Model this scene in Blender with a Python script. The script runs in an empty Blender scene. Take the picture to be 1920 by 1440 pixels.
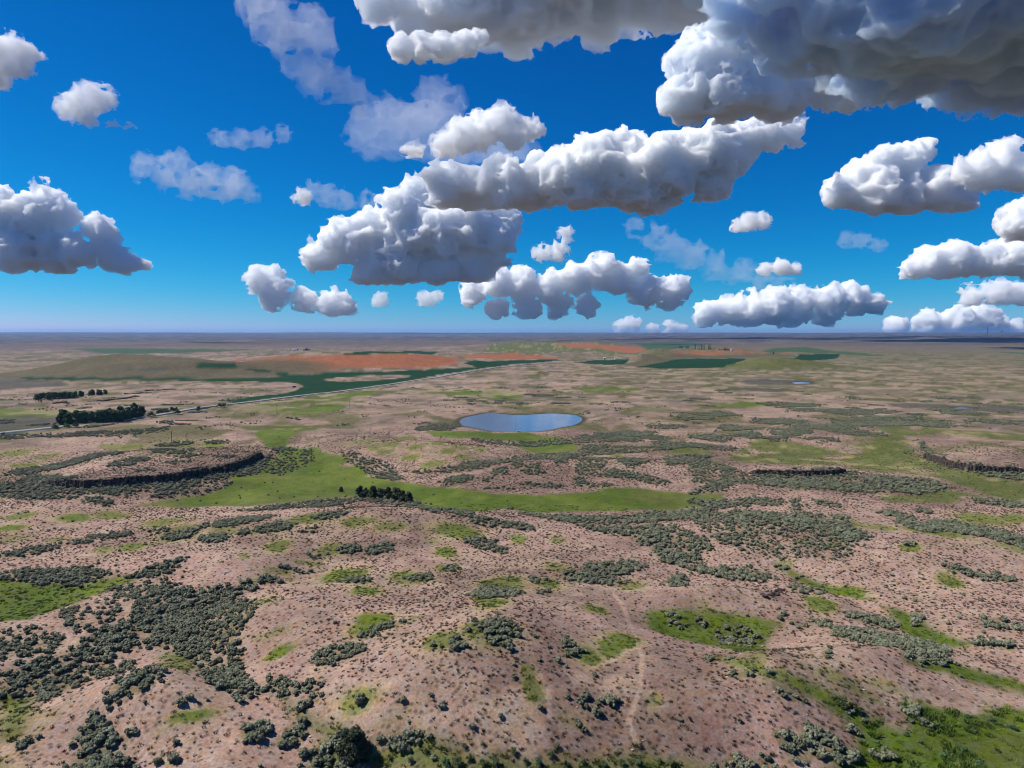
import bpy, bmesh, math, random
import numpy as np
from mathutils import Vector, Matrix

random.seed(7)
RNG = np.random.default_rng(11)
scene = bpy.context.scene
COL = scene.collection
R = math.radians

# ------------------------------------------------------------------ camera
F = 1320.0                      # focal length in survey pixels of a 1920 x 1440 frame
CAM_H = 80.0                    # the drone hovers 80 m above the plain
PITCH = math.atan(96.0 / F)     # looking slightly down
cam_data = bpy.data.cameras.new('camera')
cam_data.sensor_width = 36.0
cam_data.lens = 36.0 * F / 1920.0
cam_data.clip_start = 1.0
cam_data.clip_end = 300000.0
cam = bpy.data.objects.new('camera', cam_data)
COL.objects.link(cam)
cam.location = (0, 0, CAM_H)
cam.rotation_euler = (R(90) - PITCH, 0, 0)
scene.camera = cam

# ------------------------------------------------------------------ sky, sun, exposure
SUN_AZ = R(-80)                 # measured from +Y (away from the camera) towards +X
SUN_EL = R(50)
world = bpy.data.worlds.new('World')
scene.world = world
world.use_nodes = True
wn = world.node_tree.nodes
wl = world.node_tree.links
sky = wn.new('ShaderNodeTexSky')
sky.sky_type = 'NISHITA'
sky.sun_disc = False
sky.sun_elevation = SUN_EL
sky.sun_rotation = SUN_AZ
sky.altitude = 500.0
sky.air_density = 1.0
sky.dust_density = 0.0
sky.ozone_density = 6.0
bg = wn['Background']
# polarised, deeply saturated blue: one response curve per channel over the whole sky
sep = wn.new('ShaderNodeSeparateColor'); comb = wn.new('ShaderNodeCombineColor')
wl.new(sky.outputs[0], sep.inputs[0])
SKY_K = 0.085                    # the curves are set for the sky at this strength
def wmath(op, a, b):
    m = wn.new('ShaderNodeMath'); m.operation = op
    for k, q in enumerate((a, b)):
        if isinstance(q, float): m.inputs[k].default_value = q
        else: wl.new(q, m.inputs[k])
    return m.outputs[0]
for ch, (gain, gam) in enumerate(((2.1, 4.0), (0.78, 1.36))):
    wl.new(wmath('MULTIPLY', wmath('POWER', wmath('MULTIPLY', sep.outputs[ch], SKY_K), gam), gain / SKY_K), comb.inputs[ch])
wl.new(wmath('ADD', wmath('MULTIPLY', sep.outputs[2], 0.80), wmath('MULTIPLY', sep.outputs[0], 0.28)), comb.inputs[2])
wl.new(comb.outputs[0], bg.inputs['Color'])
bg.inputs['Strength'].default_value = SKY_K

sun_data = bpy.data.lights.new('sun', 'SUN')
sun_data.energy = 5.0
sun_data.angle = R(0.53)
sun_data.color = (1.0, 0.955, 0.89)
sun = bpy.data.objects.new('sun', sun_data)
COL.objects.link(sun)
SUN_DIR = Vector((math.sin(SUN_AZ) * math.cos(SUN_EL), math.cos(SUN_AZ) * math.cos(SUN_EL), math.sin(SUN_EL)))
sun.rotation_euler = SUN_DIR.to_track_quat('Z', 'Y').to_euler()
sun.location = (0, 0, 500)

scene.view_settings.view_transform = 'Standard'
scene.view_settings.look = 'None'
scene.view_settings.exposure = 0.32
scene.view_settings.gamma = 1.0
scene.view_settings.use_curve_mapping = False
cy = scene.cycles
cy.max_bounces = 36
cy.diffuse_bounces = 3
cy.glossy_bounces = 2
cy.transmission_bounces = 2
cy.volume_bounces = 34
cy.transparent_max_bounces = 48
cy.filter_width = 1.1
cy.use_denoising = True
cy.denoiser = 'OPENIMAGEDENOISE'
cy.use_adaptive_sampling = True
cy.adaptive_threshold = 0.025
cy.sample_clamp_indirect = 6.0

# ------------------------------------------------------------------ helpers
LAT = np.random.default_rng(3).random((64, 64, 64)).astype(np.float32)

def vnoise3(x, y, z):
    """smooth value noise in 0..1 on float arrays"""
    xi = np.floor(x).astype(np.int64); yi = np.floor(y).astype(np.int64); zi = np.floor(z).astype(np.int64)
    fx = (x - xi).astype(np.float32); fy = (y - yi).astype(np.float32); fz = (z - zi).astype(np.float32)
    fx = fx * fx * (3 - 2 * fx); fy = fy * fy * (3 - 2 * fy); fz = fz * fz * (3 - 2 * fz)
    x0 = xi & 63; x1 = (xi + 1) & 63; y0 = yi & 63; y1 = (yi + 1) & 63; z0 = zi & 63; z1 = (zi + 1) & 63
    a = LAT[x0, y0, z0] * (1 - fx) + LAT[x1, y0, z0] * fx
    b = LAT[x0, y1, z0] * (1 - fx) + LAT[x1, y1, z0] * fx
    c = LAT[x0, y0, z1] * (1 - fx) + LAT[x1, y0, z1] * fx
    d = LAT[x0, y1, z1] * (1 - fx) + LAT[x1, y1, z1] * fx
    a = a * (1 - fy) + b * fy
    c = c * (1 - fy) + d * fy
    return a * (1 - fz) + c * fz

def vnoise2(x, y, seed=0):
    xi = np.floor(x).astype(np.int64); yi = np.floor(y).astype(np.int64)
    fx = x - xi; fy = y - yi
    fx = fx * fx * (3 - 2 * fx); fy = fy * fy * (3 - 2 * fy)
    L = LAT[seed % 64]
    x0 = xi & 63; x1 = (xi + 1) & 63; y0 = yi & 63; y1 = (yi + 1) & 63
    return (L[x0, y0] * (1 - fx) + L[x1, y0] * fx) * (1 - fy) + (L[x0, y1] * (1 - fx) + L[x1, y1] * fx) * fy

def fbm2(x, y, octv=4, seed=0, gain=0.5):
    s = 0.0; a = 1.0; t = 0.0
    for k in range(octv):
        s = s + a * vnoise2(x + 17.3 * k, y - 9.1 * k, seed + k)
        t += a; a *= gain; x = x * 2.03; y = y * 2.03
    return s / t

def mesh_np(name, verts, faces, smooth=False):
    """fast mesh from numpy arrays; faces (n,3) or (n,4)"""
    me = bpy.data.meshes.new(name)
    n = len(faces); k = faces.shape[1]
    me.vertices.add(len(verts))
    me.vertices.foreach_set('co', np.ascontiguousarray(verts, dtype=np.float32).ravel())
    me.loops.add(n * k)
    me.loops.foreach_set('vertex_index', np.ascontiguousarray(faces, dtype=np.int32).ravel())
    me.polygons.add(n)
    me.polygons.foreach_set('loop_start', np.arange(0, n * k, k, dtype=np.int32))
    me.polygons.foreach_set('use_smooth', np.full(n, smooth))
    me.update(calc_edges=True)
    return me

def link(name, me, mat=None, parent=None):
    o = bpy.data.objects.new(name, me)
    COL.objects.link(o)
    if mat is not None and me is not None and len(me.materials) == 0:
        me.materials.append(mat)
    if parent is not None:
        o.parent = parent
    return o

def tag(o, label=None, cat=None, group=None, kind=None):
    if label: o['label'] = label
    if cat: o['category'] = cat
    if group: o['group'] = group
    if kind: o['kind'] = kind
    return o

CP, SP = math.cos(PITCH), math.sin(PITCH)
def ray(u, v):
    """world direction of a survey pixel"""
    x = (u - 960.0) / F; y = (720.0 - v) / F
    return np.array([x, CP + y * SP, -SP + y * CP])

# ------------------------------------------------------------------ lie of the land
def sstep(a, b, x):
    t = np.clip((x - a) / (b - a), 0, 1)
    return t * t * (3 - 2 * t)

def seg_dist(x, y, pts, closed=False):
    """distance of the points to a polyline"""
    d = np.full(x.shape, 1e18)
    P = list(pts) + ([pts[0]] if closed else [])
    for (ax, ay), (bx, by) in zip(P[:-1], P[1:]):
        vx, vy = bx - ax, by - ay
        L = vx*vx + vy*vy + 1e-9
        t = np.clip(((x - ax)*vx + (y - ay)*vy) / L, 0, 1)
        d = np.minimum(d, (x - ax - t*vx)**2 + (y - ay - t*vy)**2)
    return np.sqrt(d)

def inside(x, y, pts):
    r = np.zeros(x.shape, bool)
    j = len(pts) - 1
    for i in range(len(pts)):
        xi, yi = pts[i]; xj, yj = pts[j]
        c = (yi > y) != (yj > y)
        with np.errstate(divide='ignore', invalid='ignore'):
            r ^= c & (x < (xj - xi) * (y - yi) / (yj - yi) + xi)
        j = i
    return r

def poly_sd(x, y, pts, reach):
    """signed distance (positive inside), only worked out within reach of the outline"""
    P = np.array(pts)
    m = (x > P[:, 0].min() - reach) & (x < P[:, 0].max() + reach) & (y > P[:, 1].min() - reach) & (y < P[:, 1].max() + reach)
    out = np.full(x.shape, -1e6)
    if m.any():
        xs, ys = x[m], y[m]
        d = seg_dist(xs, ys, pts, True)
        out[m] = np.where(inside(xs, ys, pts), d, -d)
    return out

def plane(u, v, z=0.0):
    d = ray(u, v); k = (z - CAM_H) / d[2]
    return (d[0]*k, d[1]*k)

# hills: survey position of the foot of the crest, height, half widths in metres (across, away)
HILLS = []
for (u, v, hgt, a, b) in (
        (750, 985, 4.5, 45, 22), (860, 1300, 6.0, 30, 26), (1000, 1200, 4.0, 30, 25), (1400, 1330, 6.0, 24, 16),
        (300, 1330, 4.5, 22, 12), (1340, 1125, 3.5, 22, 10), (1640, 1270, 3.0, 24, 10), (1660, 1040, 3.0, 40, 20),
        (1100, 885, 4.0, 70, 28), (820, 850, 3.5, 60, 30), (420, 1070, 3.0, 35, 14), (1450, 1000, 2.0, 50, 26),
        (560, 1190, 3.5, 26, 16), (540, 775, 4.0, 45, 30), (1500, 815, 2.5, 120, 40), (250, 800, 2.0, 90, 30),
        (300, 702, 22.0, 190, 110), (190, 700, 14.0, 110, 60), (650, 690, 20.0, 260, 200), (560, 690, 8.0, 120, 90),
        (760, 685, 12.0, 190, 160), (1440, 690, 17.0, 95, 60), (1500, 688, 9.0, 90, 50), (1240, 668, 22.0, 90, 90), (1330, 664, 20.0, 200, 130),
        (1210, 676, 14.0, 60, 40), (1000, 652, 22.0, 420, 330), (1080, 648, 20.0, 380, 300), (930, 668, 10.0, 230, 120),
        (1900, 640, 24.0, 1500, 700), (1760, 634, 14.0, 900, 600)):
    p = plane(u, v)
    HILLS.append((p[0], p[1], hgt * (1.5 if v > 770 else 1.35), a, b))

def pl(pts, z=0.0):
    return [plane(u, v, z) for (u, v) in pts]

MESA_EDGE = pl([(20,884),(35,879),(60,881),(80,888),(110,893),(160,897),(230,894),(300,887),(360,877),(420,865),(465,851),(492,838),(484,826)], 6.0)
MESA_BACK = pl([(484,826),(420,822),(300,826),(150,835),(60,850),(20,884)], 6.0)
SCARP_EDGE = pl([(1392,881),(1420,884),(1460,885),(1510,886),(1560,884),(1588,881),(1604,886)], 4.0)
SCARP_BACK = pl([(1604,886),(1610,878),(1560,874),(1480,873),(1400,871),(1392,881)], 4.0)
BENCH_EDGE = pl([(1726,830),(1738,840),(1758,850),(1782,859),(1830,867),(1880,869),(1990,871)], 6.0)
BENCH_BACK = pl([(1990,871),(1990,838),(1900,828),(1800,822),(1750,822),(1726,830)], 6.0)
STEPS = [(MESA_EDGE, MESA_BACK, 6.5, 45.0), (SCARP_EDGE, SCARP_BACK, 4.2, 9.0), (BENCH_EDGE, BENCH_BACK, 6.0, 30.0)]

POND_Z = -1.6
POND = pl([(861,790),(866,785),(876,782),(890,779),(905,776),(921,774.5),(940,776),(958,778),(985,778),(1005,777),(1025,775.5),
           (1045,775.5),(1065,777),(1080,779),(1089,783),(1092,786),(1088,791),(1076,797),(1050,801),(1030,806),(1000,809.5),
           (970,810),(945,809.5),(920,808),(900,804),(885,801),(870,799),(864,795)], POND_Z)
POOL_A = pl([(1484,717.5),(1500,716),(1516,717),(1522,718.5),(1505,720),(1488,719.5)], POND_Z)
POOL_B = pl([(1780,766),(1800,763.5),(1822,764.5),(1830,766.5),(1810,768.5),(1790,768)], POND_Z)
SWALES = []      # filled below: (polyline, half width, depth)

def height(x, y):
    x = np.asarray(x, float); y = np.asarray(y, float)
    r = np.hypot(x, y)
    near = 1 - sstep(500, 1400, r)
    z = 8.0 * (fbm2(x/95, y/80, 3, 5) - 0.5) * near
    z += 1.1 * (fbm2(x/17, y/15, 3, 40) - 0.5) * (1 - sstep(250, 600, r))
    z += 0.35 * (fbm2(x/4.0, y/4.0, 2, 44) - 0.5) * (1 - sstep(200, 400, r))
    z += 5.0 * (fbm2(x/260, y/230, 3, 9) - 0.5) * sstep(300, 900, r) * (1 - sstep(3000, 6000, r))
    z += 26 * (fbm2(x/1500, y/1100, 4, 15) - 0.45) * sstep(2200, 6000, r)
    z += 2.6 * (fbm2(x/24, y/30, 3, 46) - 0.5) * sstep(330, 600, r) * (1 - sstep(1500, 2600, r))
    far = sstep(9000, 30000, r)
    th = np.arctan2(x, y)
    z += far * (62 + 46 * (fbm2(x/7000, y/3600, 5, 21) - 0.5) * 2 + 20 * sstep(0.1, 0.6, np.abs(th)))
    for (hx, hy, hh, a, b) in HILLS:
        dx, dy = (x - hx) / a, (y - hy) / b
        z += hh * np.exp(-(dx*dx + dy*dy))
    for (pts, w, dep) in SWALES:
        P = np.array(pts)
        m = (x > P[:, 0].min() - 3*w) & (x < P[:, 0].max() + 3*w) & (y > P[:, 1].min() - 3*w) & (y < P[:, 1].max() + 3*w)
        if m.any():
            d = seg_dist(x[m], y[m], pts)
            z[m] -= dep * np.exp(-(d / w)**2)
    for (edge, back, H, soft) in STEPS:
        sd = poly_sd(x, y, edge + back[1:-1], 60)
        m = sd > -60
        if m.any():
            xs, ys = x[m], y[m]
            wob = (fbm2(xs/5, ys/5, 2, 50) - 0.5) * 3
            df = seg_dist(xs, ys, edge); db = seg_dist(xs, ys, back)
            ins = sd[m] > 0
            top = H * sstep(0, 1.6, df + wob*0.3) * sstep(0, soft, db) * (0.85 + 0.15*fbm2(xs/20, ys/20, 2, 52))
            apron = 0.30 * H * np.exp(-(df/9.0)**1.3)          # talus foot in front of the rim
            z[m] += np.where(ins, np.maximum(top, apron), apron)
    for (pond, R0) in ((POND, 38.0), (POOL_A, 25.0), (POOL_B, 25.0)):
        sd = poly_sd(x, y, pond, 90)
        m = sd > -90
        if m.any():
            d = -sd[m]
            bank = POND_Z + np.where(d > 0, 0.12 + 0.03*d + 1.2*sstep(6, 24, d), np.maximum(0.5*d, -1.5))
            k = 1 - sstep(6, R0, d)
            z[m] = z[m]*(1 - k) + bank*k
    return z

_RR = np.concatenate([np.linspace(90, 1000, 420), np.geomspace(1003, 42000, 900)])
def at_many(uv):
    """where the sight lines of survey pixels first meet the land"""
    out = []
    for (u, v) in uv:
        d = ray(u, v); hor = math.hypot(d[0], d[1])
        t = _RR / hor
        X, Y, Z = d[0]*t, d[1]*t, CAM_H + d[2]*t
        g = Z - height(X, Y)
        k = np.nonzero(g <= 0)[0]
        i = int(k[0]) if len(k) else len(t) - 1
        if i > 0 and len(k):
            a = g[i-1] / (g[i-1] - g[i]); tt = t[i-1] + a*(t[i] - t[i-1])
        else:
            tt = t[i]
        out.append((d[0]*tt, d[1]*tt))
    return out

def at(u, v):
    p = at_many([(u, v)])[0]
    return p[0], p[1], float(height(np.array([p[0]]), np.array([p[1]]))[0])

def zat(x, y):
    return float(height(np.array([x]), np.array([y]))[0])

# ------------------------------------------------------------------ ground plan (surveyed outlines of what covers the land)
def px_ellipse(u, v, rx, ry):
    c, e, n, f = at_many([(u, v), (u + rx, v), (u, v + ry), (u, v - ry)])
    a = math.hypot(e[0] - c[0], e[1] - c[1])
    b = 0.5 * math.hypot(n[0] - f[0], n[1] - f[1])
    b = min(b, a * 3.0)
    rr = math.hypot(*c)
    return (c[0], c[1], a, b, c[0]/rr, c[1]/rr)          # radial direction = axis b

SW = [([(1345,1232),(1440,1270),(1520,1300),(1600,1350),(1640,1400)], 9, 4.0), ([(1640,1140),(1720,1180),(1830,1210),(1920,1235)], 8, 2.2),
      ([(1700,1235),(1790,1250),(1860,1275),(1940,1305)], 6, 1.6), ([(1220,1160),(1330,1178),(1440,1190)], 11, 2.5), ([(1460,1060),(1560,1100),(1625,1125)], 6, 1.6),
      ([(-20,1130),(100,1120),(240,1092),(340,1060)], 13, 2.5), ([(0,1300),(120,1270),(260,1200),(360,1140),(470,1095),(600,1055)], 13, 2.6), ([(380,1180),(440,1260),(540,1310),(600,1370),(680,1410)], 9, 2.6),
      ([(540,1425),(720,1412),(900,1425),(1100,1425),(1300,1432),(1500,1440)], 9, 3.0), ([(230,1440),(190,1390),(180,1345)], 7, 1.5),
      ([(250,948),(450,925),(620,905),(800,930),(1000,945),(1200,942),(1350,938)], 30, 3.0), ([(640,870),(760,885),(900,868),(1010,845),(1000,825)], 14, 2.0),
      ([(500,830),(560,870),(620,900)], 26, 2.0), ([(1380,860),(1560,855),(1720,850),(1800,890),(1920,925)], 45, 2.2), ([(1080,985),(1180,990),(1250,1040)], 14, 1.5)]
SWALES += [(at_many(p), w, d) for (p, w, d) in SW]

def natural(pts): return at_many(pts)

LUSH = [   # bright green meadow and swale bottoms
    [(470,812),(540,803),(560,812),(530,830),(560,842),(600,838),(620,850),(650,862),(680,880),(700,895),(760,905),(800,912),(860,915),(930,925),(1000,930),(1080,925),(1150,918),(1230,918),(1300,928),(1360,925),(1360,945),(1300,950),(1240,955),(1160,958),(1080,960),(1000,962),(940,955),(880,962),(800,948),(730,935),(660,932),(600,938),(540,945),(470,950),(400,950),(330,950),(250,948),(330,935),(400,925),(440,905),(430,890),(470,875),(520,860),(510,840),(480,826)],
    [(800,808),(870,808),(930,812),(1000,812),(1060,820),(1090,835),(1080,845),(1010,850),(985,842),(960,830),(880,822),(820,818)],
    [(-20,1085),(60,1085),(150,1095),(210,1085),(250,1080),(255,1090),(215,1105),(160,1120),(100,1145),(40,1165),(-20,1170)],
    [(1560,1440),(1580,1415),(1600,1390),(1600,1360),(1560,1335),(1500,1300),(1440,1275),(1370,1250),(1345,1232),(1380,1240),(1440,1262),(1520,1285),(1570,1305),(1640,1345),(1690,1365),(1700,1350),(1685,1325),(1720,1318),(1780,1335),(1820,1338),(1870,1325),(1920,1330),(2000,1330),(2000,1470),(1560,1470)],
    [(1215,1150),(1270,1140),(1330,1145),(1390,1155),(1460,1165),(1440,1195),(1410,1222),(1340,1210),(1280,1200),(1220,1180)],
    [(1650,1140),(1700,1150),(1760,1180),(1830,1205),(1800,1215),(1740,1200),(1680,1175)],
    [(1690,1228),(1790,1243),(1860,1265),(1940,1292),(1940,1312),(1850,1285),(1780,1260),(1700,1242)],
    [(1455,1052),(1510,1070),(1560,1092),(1632,1125),(1600,1122),(1550,1108),(1500,1085)],
    [(440,762),(520,752),(640,739),(720,727),(690,742),(650,755),(640,768),(600,778),(560,780),(500,772),(470,770)],
    [(0,768),(80,765),(150,768),(130,778),(60,783),(0,783)],
    [(780,736),(900,730),(970,734),(985,744),(930,748),(860,742)], [(1080,728),(1150,724),(1210,728),(1190,734),(1100,735)],
    [(1330,758),(1400,752),(1450,757),(1430,764),(1360,765)],
]
OLIVE = [  # duller, yellower grass
    [(1230,835),(1330,832),(1330,850),(1260,850)],
    [(1370,850),(1420,822),(1480,830),(1560,840),(1640,830),(1660,810),(1590,790),(1720,800),(1920,815),(1990,820),(1990,830),(1760,812),(1700,820),(1720,850),(1760,865),(1800,880),(1990,915),(1990,955),(1840,925),(1800,910),(1740,890),(1640,885),(1600,880),(1590,872),(1480,871),(1400,868),(1370,862)],
    [(520,1300),(580,1340),(640,1370),(680,1400),(760,1385),(830,1395),(900,1410),(1000,1420),(1100,1415),(1200,1410),(1260,1425),(1300,1440),(1300,1470),(560,1470),(600,1400),(560,1350)],
    [(-20,1290),(60,1305),(50,1340),(20,1385),(-20,1390)], [(290,1230),(350,1225),(370,1245),(340,1260),(300,1250)],
    [(1520,1262),(1560,1262),(1610,1290),(1640,1312),(1600,1300),(1550,1280)],
    [(1640,920),(1720,910),(1840,930),(1780,945),(1680,945)], [(430,800),(560,795),(600,805),(520,812)],
    [(960,640),(1120,640),(1220,657),(1100,660),(1000,662),(900,660)],
]
CROP = [
    [(430,757),(440,750),(490,742),(545,735),(570,725),(550,718),(500,716),(330,714),(150,713),(40,711),(40,708),(200,708),(350,709),(480,708),(540,705),(500,698),(450,692),(380,690),(345,684),(400,681),(440,680),(445,688),(500,694),(560,703),(640,698),(760,695),(850,691),(895,689),(870,681),(930,677),(1030,674),(1060,675),(1000,680),(940,686),(880,694),(800,707),(720,722),(640,734),(560,743),(500,750)],
    [(1075,680),(1120,675),(1180,671),(1170,683),(1140,684)], [(1190,689),(1280,673),(1400,672),(1380,680),(1350,690),(1280,691)],
    [(1465,670),(1500,664),(1575,663),(1570,672),(1520,676),(1490,674)], [(640,665),(680,659),(760,657),(820,660),(780,663),(680,665)],
]
CROP_LIGHT = [
    [(1400,657),(1450,653),(1510,650),(1560,658),(1660,667),(1640,668),(1560,662),(1480,660)],
    [(130,654),(200,653),(400,655),(480,655),(400,660),(240,664),(190,662)], [(1170,643),(1280,641),(1350,645),(1280,652),(1230,658),(1200,648)],
    [(1860,659),(1920,661),(1990,663),(1920,664)],
]
ISLAND = [[(600,713),(640,707),(700,704),(770,703),(765,708),(700,714),(640,716)]]
FALLOW = [
    [(440,680),(460,673),(520,670),(640,667),(700,665),(780,664),(860,668),(858,683),(800,690),(720,691),(660,690),(590,697),(540,690),(470,687)],
    [(860,668),(960,662),(1000,665),(1060,672),(1020,674),(960,674),(880,672)], [(1030,643),(1100,643),(1215,652),(1215,656),(1130,655),(1060,650)],
    [(1250,662),(1300,657),(1380,657),(1400,660),(1500,656),(1480,662),(1400,663),(1340,664),(1260,664)], [(370,672),(450,671),(440,679),(380,680)],
]
HILLSIDE = [[(1160,684),(1200,672),(1250,665),(1400,664),(1480,664),(1470,669),(1400,671),(1290,672),(1200,688)]]
SCRUB_SHADE = [  # closed grey-violet scrub too far off to pick the shrubs apart, and one shaded hollow
    [(-20,712),(60,712),(120,716),(130,724),(60,728),(-20,730)], [(-20,785),(60,780),(120,782),(130,795),(80,808),(-20,812)],
    [(1380,714),(1440,711),(1520,712),(1540,719),(1480,722),(1400,721)], [(1360,726),(1440,727),(1500,733),(1440,735),(1380,731)],  # first outline: shade of the pool hollow, put into the ground colour
    [(1660,756),(1740,757),(1830,761),(1990,768),(1990,774),(1820,771),(1720,766),(1670,762)], [(1770,744),(1850,746),(1840,750),(1780,748)],
    [(230,690),(300,690),(330,695),(260,696)],
]
CAPS = [ # green caps of the little mounds: u, v, half width, half height, greenness
    (35,970,28,6,.8),(130,973,26,7,1),(193,968,32,7,.8),(303,978,25,8,.8),(20,993,25,6,1),(110,1010,14,4,.6),(347,998,33,13,.8),(248,1027,25,6,.9),(190,1033,14,6,.7),(510,1027,20,9,1),(427,995,20,7,.6),(583,973,38,10,.9),(617,1033,25,10,.8),(513,990,35,8,.8),(580,1056,20,5,.6),(533,1073,25,6,.6),(480,1087,15,5,.5),(627,1080,25,12,.9),(550,1087,10,4,.5),
    (673,980,35,10,.9),(730,992,25,8,.8),(847,997,45,12,1),(973,1010,15,7,.8),(1053,1012,15,6,.6),(807,1018,13,5,.4),(837,1035,20,8,.9),(843,1063,18,8,.7),(660,1080,25,12,.8),(773,1083,33,14,.8),(690,1110,22,8,.9),(940,1098,40,12,1),(1027,1092,20,8,.9),(1037,1063,18,7,.7),(1183,1097,22,8,.6),(1150,855,10,3,.8),(840,848,13,5,1),
    (1847,973,30,9,.8),(1897,970,20,9,.8),(1813,982,25,7,.7),(1707,1027,22,8,.9),(1787,1090,22,10,.8),(1647,990,28,5,.7),(1600,982,18,6,.7),(1563,1022,13,5,.7),(1513,1013,12,4,.6),(1760,1000,45,5,.8),
    (487,1127,15,8,.4),(513,1180,35,9,.35),(538,1215,23,11,.9),(363,1341,42,17,.9),(697,1165,30,17,1),(827,1203,38,18,.8),(920,1183,50,22,.75),(770,1163,13,6,.3),(1113,1142,15,7,.8),(1110,1234,24,17,1),(1145,1215,24,15,1),(1172,1202,22,13,1),(996,1268,14,14,.7),(1003,1285,17,14,1),(1008,1302,16,12,.8),(1215,1310,10,10,.6),(667,1307,30,22,.7),(913,1127,25,10,.9),
    (1523,1127,22,12,.9),(1573,1107,40,9,1),(1657,1290,30,10,.35),(1480,1052,14,6,.5),(73,1353,40,16,.25),(1300,870,10,4,.5),(735,1340,30,18,.2),(1060,1340,18,14,.3),(1420,1230,22,12,.4),
    (610,1085,14,5,.4),(1330,1130,12,7,.4),(30,1010,25,5,.5),(150,1115,20,6,.6),(640,960,15,4,.4),(460,1040,12,4,.5),(690,1090,8,4,.4),
    (780,840,18,4,.9),(735,832,18,4,.8),(720,845,16,4,.8),(700,838,14,4,.7),(820,832,14,3,.8),(770,858,22,5,.9),(815,868,22,5,.8),(860,838,14,4,.7),(900,842,14,4,.7),(870,858,14,5,.8),(760,822,18,4,.7),(680,828,16,3,.7),
    (250,838,28,4,.8),(30,848,28,5,.7),(90,855,24,4,.6),(50,872,26,5,.8),(330,838,30,4,.6),(400,836,22,5,.8),(215,836,20,4,.6),
]
SAGE_POLY = [
    ([(-20,1075),(60,1065),(130,1060),(200,1075),(230,1085),(320,1050),(348,1048),(330,1065),(250,1087),(200,1080),(150,1099),(60,1087),(-20,1084)], .95),
    ([(215,1105),(310,1085),(350,1100),(420,1100),(470,1085),(480,1100),(440,1120),(470,1135),(450,1180),(440,1210),(450,1240),(460,1270),(500,1300),(440,1300),(380,1280),(370,1250),(330,1230),(270,1200),(230,1220),(180,1260),(100,1310),(60,1320),(70,1290),(-20,1320),(-20,1270),(60,1240),(130,1210),(190,1180),(260,1150),(250,1130)], .72),
    ([(-20,1185),(60,1180),(110,1200),(100,1225),(-20,1240)], .45), ([(100,1150),(230,1110),(250,1150),(120,1200)], .25),
    ([(165,1340),(195,1350),(190,1370),(215,1380),(240,1430),(220,1470),(120,1470),(150,1410),(140,1370)], .95),
    ([(20,912),(60,892),(160,902),(300,896),(420,878),(490,856),(505,850),(500,880),(440,895),(340,918),(250,928),(150,930),(60,920)], .75),
    ([(500,850),(520,838),(560,846),(590,840),(600,862),(560,880),(520,890),(490,885)], .4), ([(300,915),(420,900),(450,905),(380,930),(280,935)], .35),
    ([(-20,900),(40,915),(120,930),(240,940),(200,950),(60,935),(-20,930)], .5),
    ([(960,955),(1040,968),(1100,968),(1180,968),(1250,960),(1345,948),(1345,962),(1260,978),(1180,985),(1080,980),(1000,970)], .75),
    ([(1080,985),(1140,985),(1190,990),(1240,985),(1300,1000),(1330,1035),(1290,1062),(1250,1062),(1230,1035),(1190,1015),(1130,1000)], .62),
    ([(1280,965),(1400,955),(1480,960),(1600,970),(1610,1010),(1590,1045),(1500,1045),(1400,1040),(1330,1020)], .34),
    ([(1340,865),(1400,890),(1600,890),(1620,900),(1640,890),(1740,897),(1780,915),(1740,930),(1640,925),(1560,920),(1480,915),(1400,905),(1360,920),(1290,930),(1350,900)], .66),
    ([(1715,825),(1735,830),(1745,850),(1780,866),(1850,876),(1990,886),(1990,905),(1840,892),(1770,874),(1730,845)], .85),
    ([(1800,930),(1990,940),(1990,955),(1840,945)], .5), ([(1270,855),(1330,850),(1345,870),(1340,905),(1300,905)], .45),
    ([(640,845),(700,862),(740,880),(760,900),(700,898),(670,880),(640,862)], .6), ([(860,872),(1000,850),(1080,848),(1090,838),(1140,835),(1280,838),(1260,846),(1100,853),(1000,862),(880,882),(800,888),(760,884)], .55),
    ([(880,822),(960,830),(1060,822),(1110,812),(1180,806),(1230,812),(1140,828),(1090,832),(990,838),(900,830)], .5),
    ([(760,950),(830,955),(890,962),(880,975),(800,962)], .6), ([(560,945),(640,935),(680,940),(620,950),(520,958),(430,960)], .55),
    ([(640,930),(690,935),(760,935),(820,945),(760,950),(680,940)], .35),
    ([(780,800),(850,795),(870,802),(840,808),(780,808)], .6), ([(-20,812),(120,815),(260,806),(330,800),(300,812),(120,822),(-20,825)], .4),
    ([(600,1395),(700,1400),(700,1470),(560,1470)], .55), ([(720,1385),(780,1390),(800,1412),(720,1420)], .6),
]
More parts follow.
